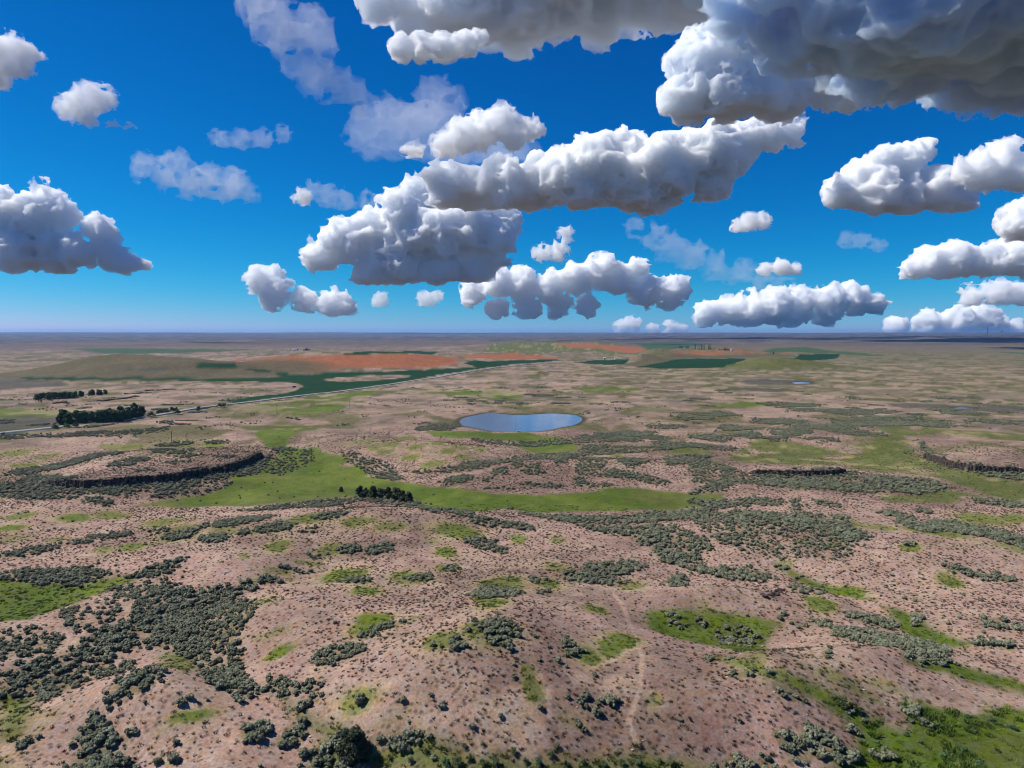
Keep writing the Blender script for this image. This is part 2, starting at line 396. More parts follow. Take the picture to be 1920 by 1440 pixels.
SAGE_ELL = [
    (1370,1072,75,12,.9),(1500,975,25,8,.9),(1560,985,30,10,.9),(1590,1005,30,12,.8),(1520,1020,35,12,.8),(1460,1025,20,8,.8),(1400,1000,30,12,.5),
    (1103,867,25,9,.8),(1000,883,20,7,.8),(1003,872,15,5,.7),(937,882,16,7,.7),(923,898,14,5,.7),(857,897,28,7,.8),(1170,890,55,8,.7),(1093,903,14,8,.8),(1183,865,20,5,.8),(1257,865,15,8,.7),(1045,863,15,4,.7),(973,868,10,4,.7),(1230,902,25,5,.5),(1020,910,40,4,.5),(950,915,50,4,.4),(1120,912,40,5,.6),
    (917,980,40,8,.9),(885,1012,18,7,.9),(910,1022,22,9,.9),(940,1033,16,8,.9),(973,987,25,7,.9),(710,1032,28,10,.8),(650,1032,20,10,.8),(850,1063,18,6,.9),(672,1088,25,8,.7),(787,1082,25,8,.6),(930,1113,45,9,.9),(1070,1080,22,10,.9),(1110,1072,28,12,.8),(1150,1068,25,10,.8),(1185,1063,22,8,.8),(1130,1090,40,6,.5),(1270,1097,17,9,.95),(1010,1090,25,5,.5),
    (640,1225,32,18,.9),(665,1215,25,12,.8),(700,1183,15,7,.9),(730,1172,20,5,.8),(853,1210,28,14,.95),(822,1212,20,10,.4),(927,1178,40,16,.7),(943,1212,25,11,.95),(960,1190,16,14,.8),(1073,1220,22,13,.9),(1017,1110,12,6,.8),(1047,1245,10,5,.5),
    (1580,1188,30,10,.9),(1620,1195,40,13,.95),(1660,1208,22,9,.95),(1630,1163,28,9,.85),(1727,1210,25,9,.9),(1757,1233,25,8,.95),(1713,1228,15,7,.9),(1320,1163,22,8,.9),(1383,1200,38,14,.55),(1465,1155,30,7,.5),(1520,1172,35,8,.65),(1280,1165,40,14,.45),(1400,1272,24,6,.85),(1437,1265,14,6,.9),(1480,1303,28,9,.95),(1455,1290,16,6,.7),(1873,1170,32,10,.6),(1883,1207,20,7,.8),(1843,1205,15,6,.8),(1720,1165,14,9,.6),(1545,1224,10,7,.9),(1350,1240,25,6,.6),(1587,1363,13,15,.8),(1620,1340,30,14,.5),(1700,1340,20,14,.6),(1735,1365,20,9,.5),(1650,1415,18,9,.7),
    (1498,1402,40,26,1.3),(1556,1400,30,22,1.3),(1372,1422,28,16,1.2),(1430,1422,20,15,1.2),(1340,1438,24,12,1.1),(1460,1372,8,6,.9),
    (480,1380,28,14,.8),(550,1368,16,8,.8),(540,1392,20,12,.8),(513,1293,42,8,.7),(547,1300,18,9,.9),(583,1288,20,10,.9),(587,1313,22,10,.8),(300,1427,16,8,.8),(330,1423,13,8,.8),(583,1417,26,9,.9),(617,1430,20,8,.8),(707,1383,10,9,.9),(750,1402,32,16,1.2),(670,1310,12,7,.9),(738,1316,6,5,.8),(808,1337,4,4,.9),(1100,1315,30,22,.15),(1140,1320,10,7,.4),(1075,1355,6,6,.9),(250,1375,8,7,.8),(40,1395,20,8,.6),(540,1270,10,7,.7),(200,1264,24,7,.8),(530,1270,20,8,.3),
    (255,1275,40,14,.8),(240,1290,40,12,.6),(345,1300,20,5,.3),(455,1310,20,6,.5),
    (20,1040,30,7,.8),(75,1030,28,7,.8),(135,1020,25,5,.6),(200,1006,35,7,.8),(400,985,12,4,.6),(470,975,28,6,.8),(510,992,35,7,.7),(460,998,14,5,.8),(405,1010,22,7,.7),(445,980,30,7,.6),(560,1000,20,5,.5),(300,997,18,6,.5),(350,1000,28,9,.7),(620,970,30,6,.5),(590,1043,20,5,.5),(560,1068,20,5,.6),(510,1088,22,6,.6),(440,1105,30,6,.7),
    (123,870,36,6,.9),(227,872,24,4,.8),(260,862,24,4,.9),(333,848,22,4,.8),(353,855,18,3,.6),(337,867,24,4,.7),(330,833,24,4,.7),(407,830,24,4,.5),(273,883,20,4,.7),(303,845,18,3,.6),(217,853,14,3,.5),(420,856,22,3,.4),
    (1330,820,40,6,.9),(1390,803,40,4,.8),(1460,790,50,5,.8),(1480,810,40,6,.9),(1550,800,60,5,.9),(1600,812,50,5,.9),(1540,824,40,4,.8),(1620,795,50,4,.7),(1300,835,60,4,.7),(1345,778,40,4,.6),(1400,815,30,5,.8),(1440,822,40,4,.8),(1660,785,60,4,.7),(1720,795,60,4,.6),(1810,775,40,4,.7),(1870,790,60,4,.7),(1560,770,60,4,.7),(1480,760,60,4,.6),(1640,772,40,4,.6),(1250,800,40,4,.5),(1300,785,40,3,.6),(1200,815,30,4,.7),(1160,822,30,4,.7),(1230,822,25,4,.6),
    (1540,942,20,5,.8),(1483,938,10,4,.7),(1500,950,20,5,.5),(1350,945,50,6,.7),(1420,940,40,7,.7),(1680,965,25,5,.7),(1705,980,20,6,.8),(1740,992,25,7,.8),(1830,995,50,9,.9),(1860,1002,40,7,.9),(1790,985,25,6,.8),(1745,960,15,4,.6),(1700,1022,12,4,.5),(1840,1075,50,6,.9),(1890,1085,20,5,.5),(1800,1072,12,4,.8),(1910,1020,20,6,.6),(1480,1060,20,6,.7),(1500,1075,14,5,.6),(1540,1105,16,6,.3),(1500,1105,25,8,.5),(1435,965,40,6,.5),
]
GAPS = [ # bare dry lenses inside the meadows: u, v, rx, ry
    (690,892,14,3),(1350,848,22,6),(1597,845,26,7),(1415,846,8,3),(1440,848,9,2),(1560,858,20,3),(1700,818,14,3),(1715,803,12,3),(1690,888,20,4),(1325,864,12,3),(535,757,11,2),(570,760,12,2),(541,765,10,2),(540,772,7,1.5),(600,757,8,1.5),(1640,919,60,7),(1820,935,14,4),(1735,882,20,3),(650,872,20,3)]
ROAD = [(-60,821),(0,813.5),(60,806.5),(140,799),(200,792),(270,783),(330,774.5),(430,759),(500,750.5),(640,734.5),(760,716.5),(880,697),(960,686.5),(1040,678)]
TRAIL = [[(1195,1395),(1178,1355),(1200,1295),(1205,1235),(1192,1192),(1172,1145),(1150,1112)], [(1012,1262),(1028,1290),(1030,1345)], [(1197,1213),(1150,1238),(1100,1258)], [(310,1200),(322,1215),(345,1222)], [(130,1335),(105,1318),(120,1300),(180,1280)], [(305,1120),(335,1140),(350,1100),(400,1060)]]

def flatten(polys): return [natural(p) for p in polys]
LUSH_W, OLIVE_W, CROP_W, CROPL_W = flatten(LUSH), flatten(OLIVE), flatten(CROP), flatten(CROP_LIGHT)
ISLAND_W, FALLOW_W, HILL_W, SCRUB_SHADE_W = flatten(ISLAND), flatten(FALLOW), flatten(HILLSIDE), flatten(SCRUB_SHADE)
SAGEP_W = [(natural(p), d) for (p, d) in SAGE_POLY]
SAGEE_W = [(px_ellipse(u, v, a, b), d) for (u, v, a, b, d) in SAGE_ELL]
CAPS_W = [(px_ellipse(u, v, a, b), g) for (u, v, a, b, g) in CAPS]
GAPS_W = [px_ellipse(*g) for g in GAPS]
ROAD_W = natural(ROAD)
TRAIL_W = [natural(t) for t in TRAIL]
# more little mounds and scrub lenses farther out, where they are too many to survey one by one
rng = np.random.default_rng(23)
FAR_CAPS, FAR_SAGE = [], []
for k in range(5200):
    a = rng.uniform(-0.72, 0.72); r = 520 + 2100*rng.random()**1.5
    p = (r*math.sin(a), r*math.cos(a), rng.uniform(3, 9), rng.uniform(2.5, 6.5), math.sin(a), math.cos(a))
    FAR_CAPS.append((p, rng.uniform(.3, .95)))
for k in range(900):
    a = rng.uniform(-0.72, 0.72); r = rng.uniform(480, 1500)
    p = (r*math.sin(a), r*math.cos(a), rng.uniform(4, 14), rng.uniform(3, 9), math.sin(a), math.cos(a))
    FAR_SAGE.append((p, rng.uniform(.4, .9)))

for k in range(260):      # the same drifts and mounds go on beside the surveyed ground
    a = rng.uniform(0.62, 1.1) * rng.choice((-1, 1)); r = math.sqrt(rng.uniform(110**2, 700**2))
    p = (r*math.sin(a), r*math.cos(a), rng.uniform(2.5, 9), rng.uniform(2.5, 7), math.sin(a), math.cos(a))
    if abs(p[0]/p[1]) * F < 975: continue
    if k % 2: SAGEE_W.append((p, rng.uniform(.6, .95)))
    else: CAPS_W.append((p, rng.uniform(.4, .95)))

def ell_max(x, y, items, edge=0.25):
    """strongest of many soft ellipses at each point"""
    out = np.zeros(x.shape)
    order = np.argsort(y); ys = y[order]
    for (cx, cy, a, b, ux, uy), g in items:
        e = max(a, b) * 1.5
        i0, i1 = np.searchsorted(ys, (cy - e, cy + e))
        idx = order[i0:i1]
        if not len(idx): continue
        m = np.abs(x[idx] - cx) < e
        idx = idx[m]
        dx, dy = x[idx] - cx, y[idx] - cy
        q = np.hypot((dx*uy - dy*ux) / a, (dx*ux + dy*uy) / b)
        out[idx] = np.maximum(out[idx], g * (1 - sstep(1 - edge, 1 + edge, q)))
    return out

def poly_soft(x, y, polys, soft, vals=None):
    out = np.zeros(x.shape)
    for k, P in enumerate(polys):
        sd = poly_sd(x, y, P, 3*soft + 1)
        out = np.maximum(out, sstep(-soft, soft, sd) * (1 if vals is None else vals[k]))
    return out

def warp(x, y):
    r = np.hypot(x, y)
    k = np.clip(r / 300, 0.5, 1.2)
    wx = (fbm2(x/7, y/7, 3, 30) - 0.5) * 4.2 + (fbm2(x/26, y/26, 2, 31) - 0.5) * 7 * k
    wy = (fbm2(x/7, y/7, 3, 33) - 0.5) * 4.2 + (fbm2(x/26, y/26, 2, 34) - 0.5) * 7 * k
    return x + wx, y + wy

def cover(x, y):
    """what grows where: dict of 0..1 fields"""
    x = np.asarray(x, float); y = np.asarray(y, float)
    r = np.hypot(x, y)
    xw, yw = warp(x, y)
    c = {}
    c['road'] = seg_dist(x, y, ROAD_W)
    gaps = ell_max(xw, yw, [(g, 1.0) for g in GAPS_W])
    c['lush'] = poly_soft(xw, yw, LUSH_W, 2.0) * (1 - gaps)
    c['olive'] = poly_soft(xw, yw, OLIVE_W, 3.0) * (1 - gaps)
    c['caps'] = ell_max(xw, yw, CAPS_W, 0.3)
    c['fringe'] = ell_max(xw, yw, [((a, b, d*1.45, e*1.5, f, g), h*0.8) for (a, b, d, e, f, g), h in CAPS_W], 0.35)
    c['crop'] = poly_soft(x, y, CROP_W, 3.0) * (1 - poly_soft(x, y, ISLAND_W, 4.0))
    c['cropl'] = poly_soft(x, y, CROPL_W, 20.0)
    c['fallow'] = poly_soft(xw, yw, FALLOW_W, 8.0)
    hill = np.zeros(x.shape); knoll = np.zeros(x.shape)
    for k_, (hx, hy, hh, a_, b_) in enumerate(HILLS):
        if k_ in (16, 17): hill = np.maximum(hill, 1 - sstep(1.5, 2.0, np.hypot((xw - hx)/a_, (yw - hy)/b_)))
        if k_ in (21, 22): knoll = np.maximum(knoll, 1 - sstep(1.3, 1.8, np.hypot((xw - hx)/a_, (yw - hy)/b_)))
    c['hill'] = np.maximum(hill, poly_soft(xw, yw, HILL_W, 12.0))
    c['knoll'] = knoll
    c['scrub'] = poly_soft(xw, yw, SCRUB_SHADE_W, 5.0)  # scrub, plus the painted shade of the pool hollow
    farm = np.maximum.reduce([c['crop'], c['cropl'], c['fallow'], c['hill']])
    wild = (1 - farm) * (1 - 0.8*c['lush']) * (1 - 0.7*c['olive'])
    fade = sstep(560, 680, r) * (1 - sstep(1900, 2700, r))
    patch = sstep(0.42, 0.6, fbm2(x/160, y/120, 2, 36))
    c['farcaps'] = ell_max(xw, yw, FAR_CAPS, 0.35) * wild * fade * (0.35 + 0.65*patch)
    patch2 = sstep(0.45, 0.58, fbm2(x/190 + 7, y/140, 2, 37))
    fs = ell_max(xw, yw, FAR_SAGE, 0.3) * wild * fade * (0.25 + 0.75*patch2)
    s = poly_soft(xw, yw, [p for p, d in SAGEP_W], 2.2, [d for p, d in SAGEP_W])
    s = np.maximum(s, ell_max(xw, yw, SAGEE_W, 0.3))
    s = s * (0.75 + 0.7*sstep(0.35, 0.6, fbm2(x/9, y/9, 2, 38)))
    c['sage'] = np.clip(np.maximum(s, fs), 0, 1)
    pond = np.maximum.reduce([poly_sd(x, y, P, 40) for P in (POND, POOL_A, POOL_B)])
    c['pond'] = pond
    c['trail'] = np.minimum.reduce([seg_dist(x, y, t) for t in TRAIL_W])
    for k in ('lush', 'olive', 'caps', 'sage', 'farcaps'):
        c[k] = np.where((pond > -1.2) | (c['road'] < 6), 0, c[k])
    return c

C_DRY = np.array([0.288, 0.192, 0.146]); C_DRY2 = np.array([0.172, 0.113, 0.087]); C_TAN = np.array([0.3360, 0.2394, 0.1722])
C_LUSH = np.array([0.0571, 0.0907, 0.0084]); C_LUSH2 = np.array([0.0941, 0.1260, 0.0168]); C_OLIVE = np.array([0.0941, 0.1008, 0.0269])
C_STRAW = np.array([0.2856, 0.2268, 0.1050]); C_CROP = np.array([0.0050, 0.0336, 0.0076]); C_CROPL = np.array([0.0252, 0.0714, 0.0235])
C_FALLOW = np.array([0.250, 0.088, 0.036]); C_HILL = np.array([0.085, 0.072, 0.036]); C_PLAIN = np.array([0.1386, 0.1176, 0.0655])
C_FAR = np.array([0.092, 0.068, 0.058]); C_SCRUB = np.array([0.0630, 0.0605, 0.0462]); C_MUD = np.array([0.050, 0.044, 0.022])

def mix(a, b, k):
    return a * (1 - k[:, None]) + b * k[:, None]

def ground_colour(x, y, c):
    r = np.hypot(x, y); th = np.arctan2(x, y)
    n = fbm2(x/60, y/45, 4, 2); n2 = fbm2(x/14, y/12, 3, 8); n3 = fbm2(x/400, y/260, 4, 12)
    col = mix(np.broadcast_to(C_DRY, (len(x), 3)), C_DRY2, sstep(.35, .7, n))
    col = mix(col, C_TAN, 0.55 * sstep(.52, .75, n2))
    col = mix(col, C_SCRUB*1.5, sstep(420, 900, r) * (.16 + .5*sstep(.47, .66, fbm2(x/45, y/40, 4, 75))))
    # the plain grows duller and olive with distance, most to the right
    col = mix(col, C_PLAIN, 0.85 * sstep(700, 1300, r) * sstep(-0.05, 0.3, th + 0.25*(n3 - .5)) )
    col = mix(col, C_PLAIN*0.85, 0.45 * sstep(600, 1500, r) * sstep(.45, .6, fbm2(x/120, y/70, 4, 13)))
    col = mix(col, C_FAR, 0.8 * sstep(2600, 5000, r))
    n4 = fbm2(x/1300, y/500, 4, 17)
    col = mix(col, C_SCRUB*1.4, 0.75 * sstep(.50, .62, n4) * sstep(4500, 9000, r))
    col = mix(col, C_PLAIN, 0.6 * sstep(.55, .68, fbm2(x/900, y/350, 3, 18)) * sstep(3000, 5000, r))
    lens = sstep(.50, .62, fbm2(x/30, y/40, 4, 77)) * sstep(380, 620, r) * (1 - sstep(2600, 4200, r))
    col = mix(col, C_OLIVE*0.75, 0.75 * lens)
    col = mix(col, C_STRAW, 0.75 * c['fringe'])
    col = mix(col, mix(np.broadcast_to(C_OLIVE*np.array([.82, .95, .8]), col.shape), C_STRAW, .7*sstep(.56, .8, n2)), 0.9 * c['olive'])
    g = mix(np.broadcast_to(C_LUSH, col.shape), C_LUSH2, sstep(.32, .68, fbm2(x/22, y/22, 4, 72)))
    g = mix(g, C_OLIVE, 0.6*sstep(.5, .7, fbm2(x/48, y/40, 3, 73)))
    col = mix(col, g, 0.95 * c['lush'])
    col = mix(col, mix(np.broadcast_to(C_LUSH2, col.shape), C_OLIVE, sstep(.4, .7, n)), np.clip(c['caps'], 0, .95))
    col = mix(col, C_TAN*1.05, 0.5 * (1 - sstep(0, .25, c['farcaps'])) * sstep(600, 900, r) * (1 - sstep(1500, 2600, r)) * sstep(.48, .62, fbm2(x/34, y/30, 3, 71)))
    col = mix(col, C_OLIVE*0.8, np.clip(1.15 * c['farcaps'], 0, .95))
    col = mix(col, C_FALLOW * (0.8 + 0.4*n2.mean()), 0.95 * c['fallow'])
    col = mix(col, C_HILL, 0.9 * c['hill'])
    col = mix(col, C_OLIVE*0.95, 0.85 * c['knoll'])
    col = mix(col, C_CROPL, 0.85 * c['cropl'])
    col = mix(col, C_CROP, c['crop'])
    col = mix(col, C_SCRUB, 0.85 * c['scrub'])
    # leaf litter and grass under the sagebrush; closed scrub beyond the planted shrubs
    s = c['sage']
    col = mix(col, C_OLIVE*0.8, 0.55 * s * (1 - sstep(450, 700, r)))
    col = mix(col, C_SCRUB*1.1, 0.85 * s * sstep(700, 1000, r))
    # verges, trails, shore
    col = mix(col, C_LUSH*0.9, 0.8 * (1 - sstep(10, 17, c['road'])) * (1 - sstep(900, 1500, r)))
    col = mix(col, C_TAN*0.9, (1 - sstep(4.5, 6.5, c['road'])))
    col = mix(col, C_TAN*1.05, 0.5 * (1 - sstep(.25, .8, c['trail'] + (n2 - .5))))
    col = mix(col, C_MUD, (1 - sstep(1.5, 9, -c['pond'])) * (c['pond'] > -20))
    return col

# ------------------------------------------------------------------ the ground: one sheet out to the horizon
vv = np.concatenate([np.arange(1470, 1100, -2.1), np.arange(1100, 700, -1.85), np.arange(700, 640, -1.3)])
rows = []
for v in vv:
    d = ray(960, v); rows.append(-CAM_H * d[1] / d[2])
rows = np.array(rows)
rows = np.concatenate([np.linspace(3, rows[0]*0.97, 26), rows, np.geomspace(rows[-1]*1.012, 43000, 100)])
ang = np.concatenate([np.linspace(-math.pi, -1.0, 40)[:-1], np.linspace(-1.0, -0.66, 90)[:-1], np.linspace(-0.66, 0.66, 1020), np.linspace(0.66, 1.0, 90)[1:], np.linspace(1.0, math.pi, 40)[1:-1]])
na, nr = len(ang), len(rows)
RR, AA = np.meshgrid(rows, ang, indexing='ij')
GX = (RR * np.sin(AA)).ravel(); GY = (RR * np.cos(AA)).ravel()
GZ = height(GX, GY)
GC = cover(GX, GY)
i = np.arange(nr - 1)[:, None] * na; j = np.arange(na)[None, :]; jn = (j + 1) % na
gq = np.stack([i + j, i + jn, i + na + jn, i + na + j], -1).reshape(-1, 4)
ground_me = mesh_np('ground', np.stack([GX, GY, GZ], 1), gq, True)
gcol = ground_colour(GX, GY, GC)
at_c = ground_me.attributes.new('cover', 'FLOAT_COLOR', 'POINT')
at_c.data.foreach_set('color', np.concatenate([gcol, np.ones((len(gcol), 1))], 1).astype(np.float32).ravel())
dry = np.clip(1 - np.maximum.reduce([GC['lush'], GC['crop'], GC['fallow'], GC['cropl'], (GC['pond'] > -3)*1.0, (GC['road'] < 8)*1.0]), 0, 1)
at_d = ground_me.attributes.new('dry', 'FLOAT', 'POINT')
at_d.data.foreach_set('value', dry.astype(np.float32))

gr_ = np.hypot(GX, GY)
at_f = ground_me.attributes.new('far', 'FLOAT', 'POINT')
at_f.data.foreach_set('value', (sstep(3500, 9000, gr_) * (1 - .6*np.maximum(GC['crop'], GC['cropl']))).astype(np.float32))

def new_mat(name, rough=0.9, spec=0.2):
    m = bpy.data.materials.new(name); m.use_nodes = True
    n = m.node_tree.nodes; b = n['Principled BSDF']
    b.inputs['Roughness'].default_value = rough
    b.inputs['Specular IOR Level'].default_value = spec
    return m, n, m.node_tree.links, b

def mathn(n, l, op, a, b=None, clamp=False):
    k = n.new('ShaderNodeMath'); k.operation = op; k.use_clamp = clamp
    for idx, q in enumerate((a, b)):
        if q is None: continue
        if isinstance(q, (int, float)): k.inputs[idx].default_value = q
        else: l.new(q, k.inputs[idx])
    return k.outputs[0]

def noise(n, l, vec, scale, detail=3, rough=0.6):
    t = n.new('ShaderNodeTexNoise'); t.inputs['Scale'].default_value = scale
    t.inputs['Detail'].default_value = detail; t.inputs['Roughness'].default_value = rough
    l.new(vec, t.inputs['Vector']); return t.outputs[0]

def remap(n, l, x, a, b, c, d):
    m = n.new('ShaderNodeMapRange'); l.new(x, m.inputs[0])
    for k, q in enumerate((a, b, c, d)): m.inputs[k + 1].default_value = q
    return m.outputs[0]

gm, n, l, bs = new_mat('steppe_ground', 0.95, 0.1)
ca = n.new('ShaderNodeAttribute'); ca.attribute_name = 'cover'
da = n.new('ShaderNodeAttribute'); da.attribute_name = 'dry'
fa = n.new('ShaderNodeAttribute'); fa.attribute_name = 'far'
geo = n.new('ShaderNodeNewGeometry'); P = geo.outputs['Position']
fine = noise(n, l, P, 1.6, 4, 0.7)        # grass stems, pebbles
mid = noise(n, l, P, 0.16, 4, 0.65)       # patches of a few metres
wide = noise(n, l, P, 0.028, 4, 0.6)
vor = n.new('ShaderNodeTexVoronoi'); vor.inputs['Scale'].default_value = 0.62; vor.inputs['Randomness'].default_value = 1.0
l.new(P, vor.inputs['Vector'])
spot = remap(n, l, vor.outputs['Distance'], 0.12, 0.40, 0.45, 1.06)      # bunchgrass too small to stand up singly
spot_k = n.new('ShaderNodeMix'); spot_k.data_type = 'FLOAT'
l.new(da.outputs['Fac'], spot_k.inputs[0]); spot_k.inputs[2].default_value = 1.0; l.new(spot, spot_k.inputs[3])
k = mathn(n, l, 'MULTIPLY', remap(n, l, fine, 0.25, 0.75, 0.57, 1.38), remap(n, l, mid, 0.25, 0.75, 0.74, 1.26))
k = mathn(n, l, 'MULTIPLY', k, remap(n, l, wide, 0.3, 0.7, 0.90, 1.12))
k = mathn(n, l, 'MULTIPLY', k, spot_k.outputs[0])
brush = remap(n, l, noise(n, l, P, 0.0042, 5, 0.62), 0.49, 0.55, 1.0, 0.22)      # brush and tree lines on the far plain
br_k = n.new('ShaderNodeMix'); br_k.data_type = 'FLOAT'
l.new(fa.outputs['Fac'], br_k.inputs[0]); br_k.inputs[2].default_value = 1.0; l.new(brush, br_k.inputs[3])
k = mathn(n, l, 'MULTIPLY', k, br_k.outputs[0])
vm = n.new('ShaderNodeVectorMath'); vm.operation = 'SCALE'
l.new(ca.outputs['Color'], vm.inputs[0]); l.new(k, vm.inputs['Scale'])
hv = n.new('ShaderNodeHueSaturation'); l.new(vm.outputs[0], hv.inputs['Color'])
l.new(remap(n, l, noise(n, l, P, 0.45, 3), 0.3, 0.7, 0.75, 1.25), hv.inputs['Saturation'])
l.new(remap(n, l, noise(n, l, P, 0.09, 3), 0.3, 0.7, 0.488, 0.512), hv.inputs['Hue'])
l.new(hv.outputs[0], bs.inputs['Base Color'])
bp = n.new('ShaderNodeBump'); bp.inputs['Strength'].default_value = 0.6; bp.inputs['Distance'].default_value = 0.25
l.new(fine, bp.inputs['Height']); l.new(bp.outputs[0], bs.inputs['Normal'])
tag(link('ground', ground_me, gm), 'pinkish dry steppe with green swales and distant crop fields', None, None, 'structure')

# ------------------------------------------------------------------ water
def water(name, outline, label):
    P = np.array(outline); c = P.mean(0)
    # smooth the surveyed outline
    Q = P
    for _ in range(2):
        Q = np.stack([0.75*Q + 0.25*np.roll(Q, -1, 0), 0.25*Q + 0.75*np.roll(Q, -1, 0)], 1).reshape(-1, 2)
    Q = c + (Q - c) * 1.02
    bm = bmesh.new()
    bm.faces.new([bm.verts.new((q[0] - c[0], q[1] - c[1], 0)) for q in Q])
    me = bpy.data.meshes.new(name); bm.to_mesh(me); bm.free()
    o = link(name, me, WATER); o.location = (c[0], c[1], POND_Z)
    return tag(o, label, None, None, 'structure')
WATER, n, l, bs = new_mat('pond_water', 0.12, 0.5)
bs.inputs['Base Color'].default_value = (.085, .14, .22, 1)
bs.inputs['IOR'].default_value = 1.33
tc = n.new('ShaderNodeNewGeometry')
bp = n.new('ShaderNodeBump'); bp.inputs['Strength'].default_value = 0.12; bp.inputs['Distance'].default_value = 0.1
l.new(noise(n, l, tc.outputs['Position'], 0.9, 3), bp.inputs['Height']); l.new(bp.outputs[0], bs.inputs['Normal'])
water('pond', POND, 'still blue pond lying in a grassy hollow of the steppe')
water('pond', POOL_A, 'tiny bright pool among dark scrub and painted shade by the olive plain')
water('pond', POOL_B, 'narrow bright pool in the dark brushy draw')

# ------------------------------------------------------------------ road
def resample(pts, step):
    P = np.array(pts, float)
    seg = np.hypot(*np.diff(P, axis=0).T); s = np.concatenate([[0], np.cumsum(seg)])
    t = np.arange(0, s[-1], step)
    return np.stack([np.interp(t, s, P[:, 0]), np.interp(t, s, P[:, 1])], 1)
rc = resample(ROAD_W, 6.0)
for _ in range(12):
    rc[1:-1] = (rc[:-2] + 2*rc[1:-1] + rc[2:]) / 4
tn = np.gradient(rc, axis=0); tn /= np.hypot(tn[:, 0], tn[:, 1])[:, None]
nm = np.stack([-tn[:, 1], tn[:, 0]], 1)
offs = [-4.6, -3.2, -3.1, 3.1, 3.2, 4.6]
zr = np.max([height(rc[:, 0] + nm[:, 0]*o, rc[:, 1] + nm[:, 1]*o) for o in offs], 0)
kz = np.ones(9) / 9
zr = np.convolve(np.pad(zr, 4, 'edge'), kz, 'valid') + 0.9
rv, rf = [], []
for q, o in enumerate(offs):
    rv.append(np.stack([rc[:, 0] + nm[:, 0]*o, rc[:, 1] + nm[:, 1]*o, zr - (1.6 if abs(o) > 4 else 0.0 if abs(o) < 3.15 else 0.05)], 1))
m_ = len(rc)
for q in range(len(offs) - 1):
    a = q*m_ + np.arange(m_ - 1); rf.append(np.stack([a, a + 1, a + m_ + 1, a + m_], 1)[:, ::-1])
ASPH, n, l, bs = new_mat('worn_asphalt', 0.85, 0.3)
g = n.new('ShaderNodeNewGeometry')
rp = n.new('ShaderNodeValToRGB'); l.new(noise(n, l, g.outputs['Position'], 0.4, 4), rp.inputs[0])
rp.color_ramp.elements[0].color = (.19, .18, .175, 1); rp.color_ramp.elements[1].color = (.27, .255, .245, 1)
rp.color_ramp.elements[0].position = .3; rp.color_ramp.elements[1].position = .7
l.new(rp.outputs[0], bs.inputs['Base Color'])
tag(link('road', mesh_np('road', np.concatenate(rv), np.concatenate(rf), False), ASPH), 'narrow pale grey country road running past the grove', None, None, 'structure')
# ------------------------------------------------------------------ clouds
def surface_nets(f, h, org):
    """naive surface nets: iso-surface f = 0 (inside > 0) of a 3-D array"""
    ins = f > 0
    s = ins.shape
    cnt = np.zeros((s[0]-1, s[1]-1, s[2]-1), np.int8)
    corners = [(i, j, k) for i in (0, 1) for j in (0, 1) for k in (0, 1)]
    sl = lambda c: tuple(slice(c[a], s[a] - 1 + c[a]) for a in range(3))
    for c in corners: cnt += ins[sl(c)]
    act = (cnt > 0) & (cnt < 8)
    idx = np.full(act.shape, -1, np.int64)
    I, J, K = np.nonzero(act)
    idx[I, J, K] = np.arange(len(I))
    acc = np.zeros((len(I), 3)); w = np.zeros(len(I))
    for a in range(3):
        for c in corners:
            if c[a]: continue
            c2 = list(c); c2[a] = 1
            f0 = f[I+c[0], J+c[1], K+c[2]]; f1 = f[I+c2[0], J+c2[1], K+c2[2]]
            m = (f0 > 0) != (f1 > 0)
            t = np.where(m, f0 / np.where(m, f0 - f1, 1), 0)
            for b in range(3):
                acc[:, b] += np.where(m, (t if b == a else c[b]), 0)
            w += m
    P = acc / w[:, None] + np.stack([I, J, K], 1)
    verts = P * h + org
    quads = []
    for a in range(3):
        b, d = (a + 1) % 3, (a + 2) % 3
        A = [slice(None)] * 3; B = [slice(None)] * 3
        A[a] = slice(0, -1); B[a] = slice(1, None)
        ch = ins[tuple(A)] != ins[tuple(B)]
        E = np.stack(np.nonzero(ch), 1)
        ok = (E[:, b] > 0) & (E[:, d] > 0) & (E[:, b] < s[b]-1) & (E[:, d] < s[d]-1)
        E = E[ok]
        flip = ~ins[E[:, 0], E[:, 1], E[:, 2]]
        q = []
        for db, dd in ((-1, -1), (0, -1), (0, 0), (-1, 0)):
            C = E.copy(); C[:, b] += db; C[:, d] += dd
            q.append(idx[C[:, 0], C[:, 1], C[:, 2]])
        q = np.stack(q, 1)
        q[flip] = q[flip][:, ::-1]
        quads.append(q)
    return verts, np.concatenate(quads)

CLOUD_MATS = {}
def cloud_mat(dens, col):
    key = (round(dens, 6), col)
    if key not in CLOUD_MATS:
        m = bpy.data.materials.new('cloud_vapour')
        m.use_nodes = True
        n = m.node_tree.nodes
        n.remove(n['Principled BSDF'])
        v = n.new('ShaderNodeVolumeScatter')
        v.inputs['Color'].default_value = (*col, 1)
        v.inputs['Density'].default_value = dens
        v.inputs['Anisotropy'].default_value = 0.0
        ab = n.new('ShaderNodeVolumeAbsorption')          # what the droplets do not scatter they absorb
        ab.inputs['Color'].default_value = (*col, 1); ab.inputs['Density'].default_value = dens
        ad = n.new('ShaderNodeAddShader')
        m.node_tree.links.new(v.outputs[0], ad.inputs[0]); m.node_tree.links.new(ab.outputs[0], ad.inputs[1])
        m.node_tree.links.new(ad.outputs[0], n['Material Output'].inputs['Volume'])
        CLOUD_MATS[key] = m
    return CLOUD_MATS[key]

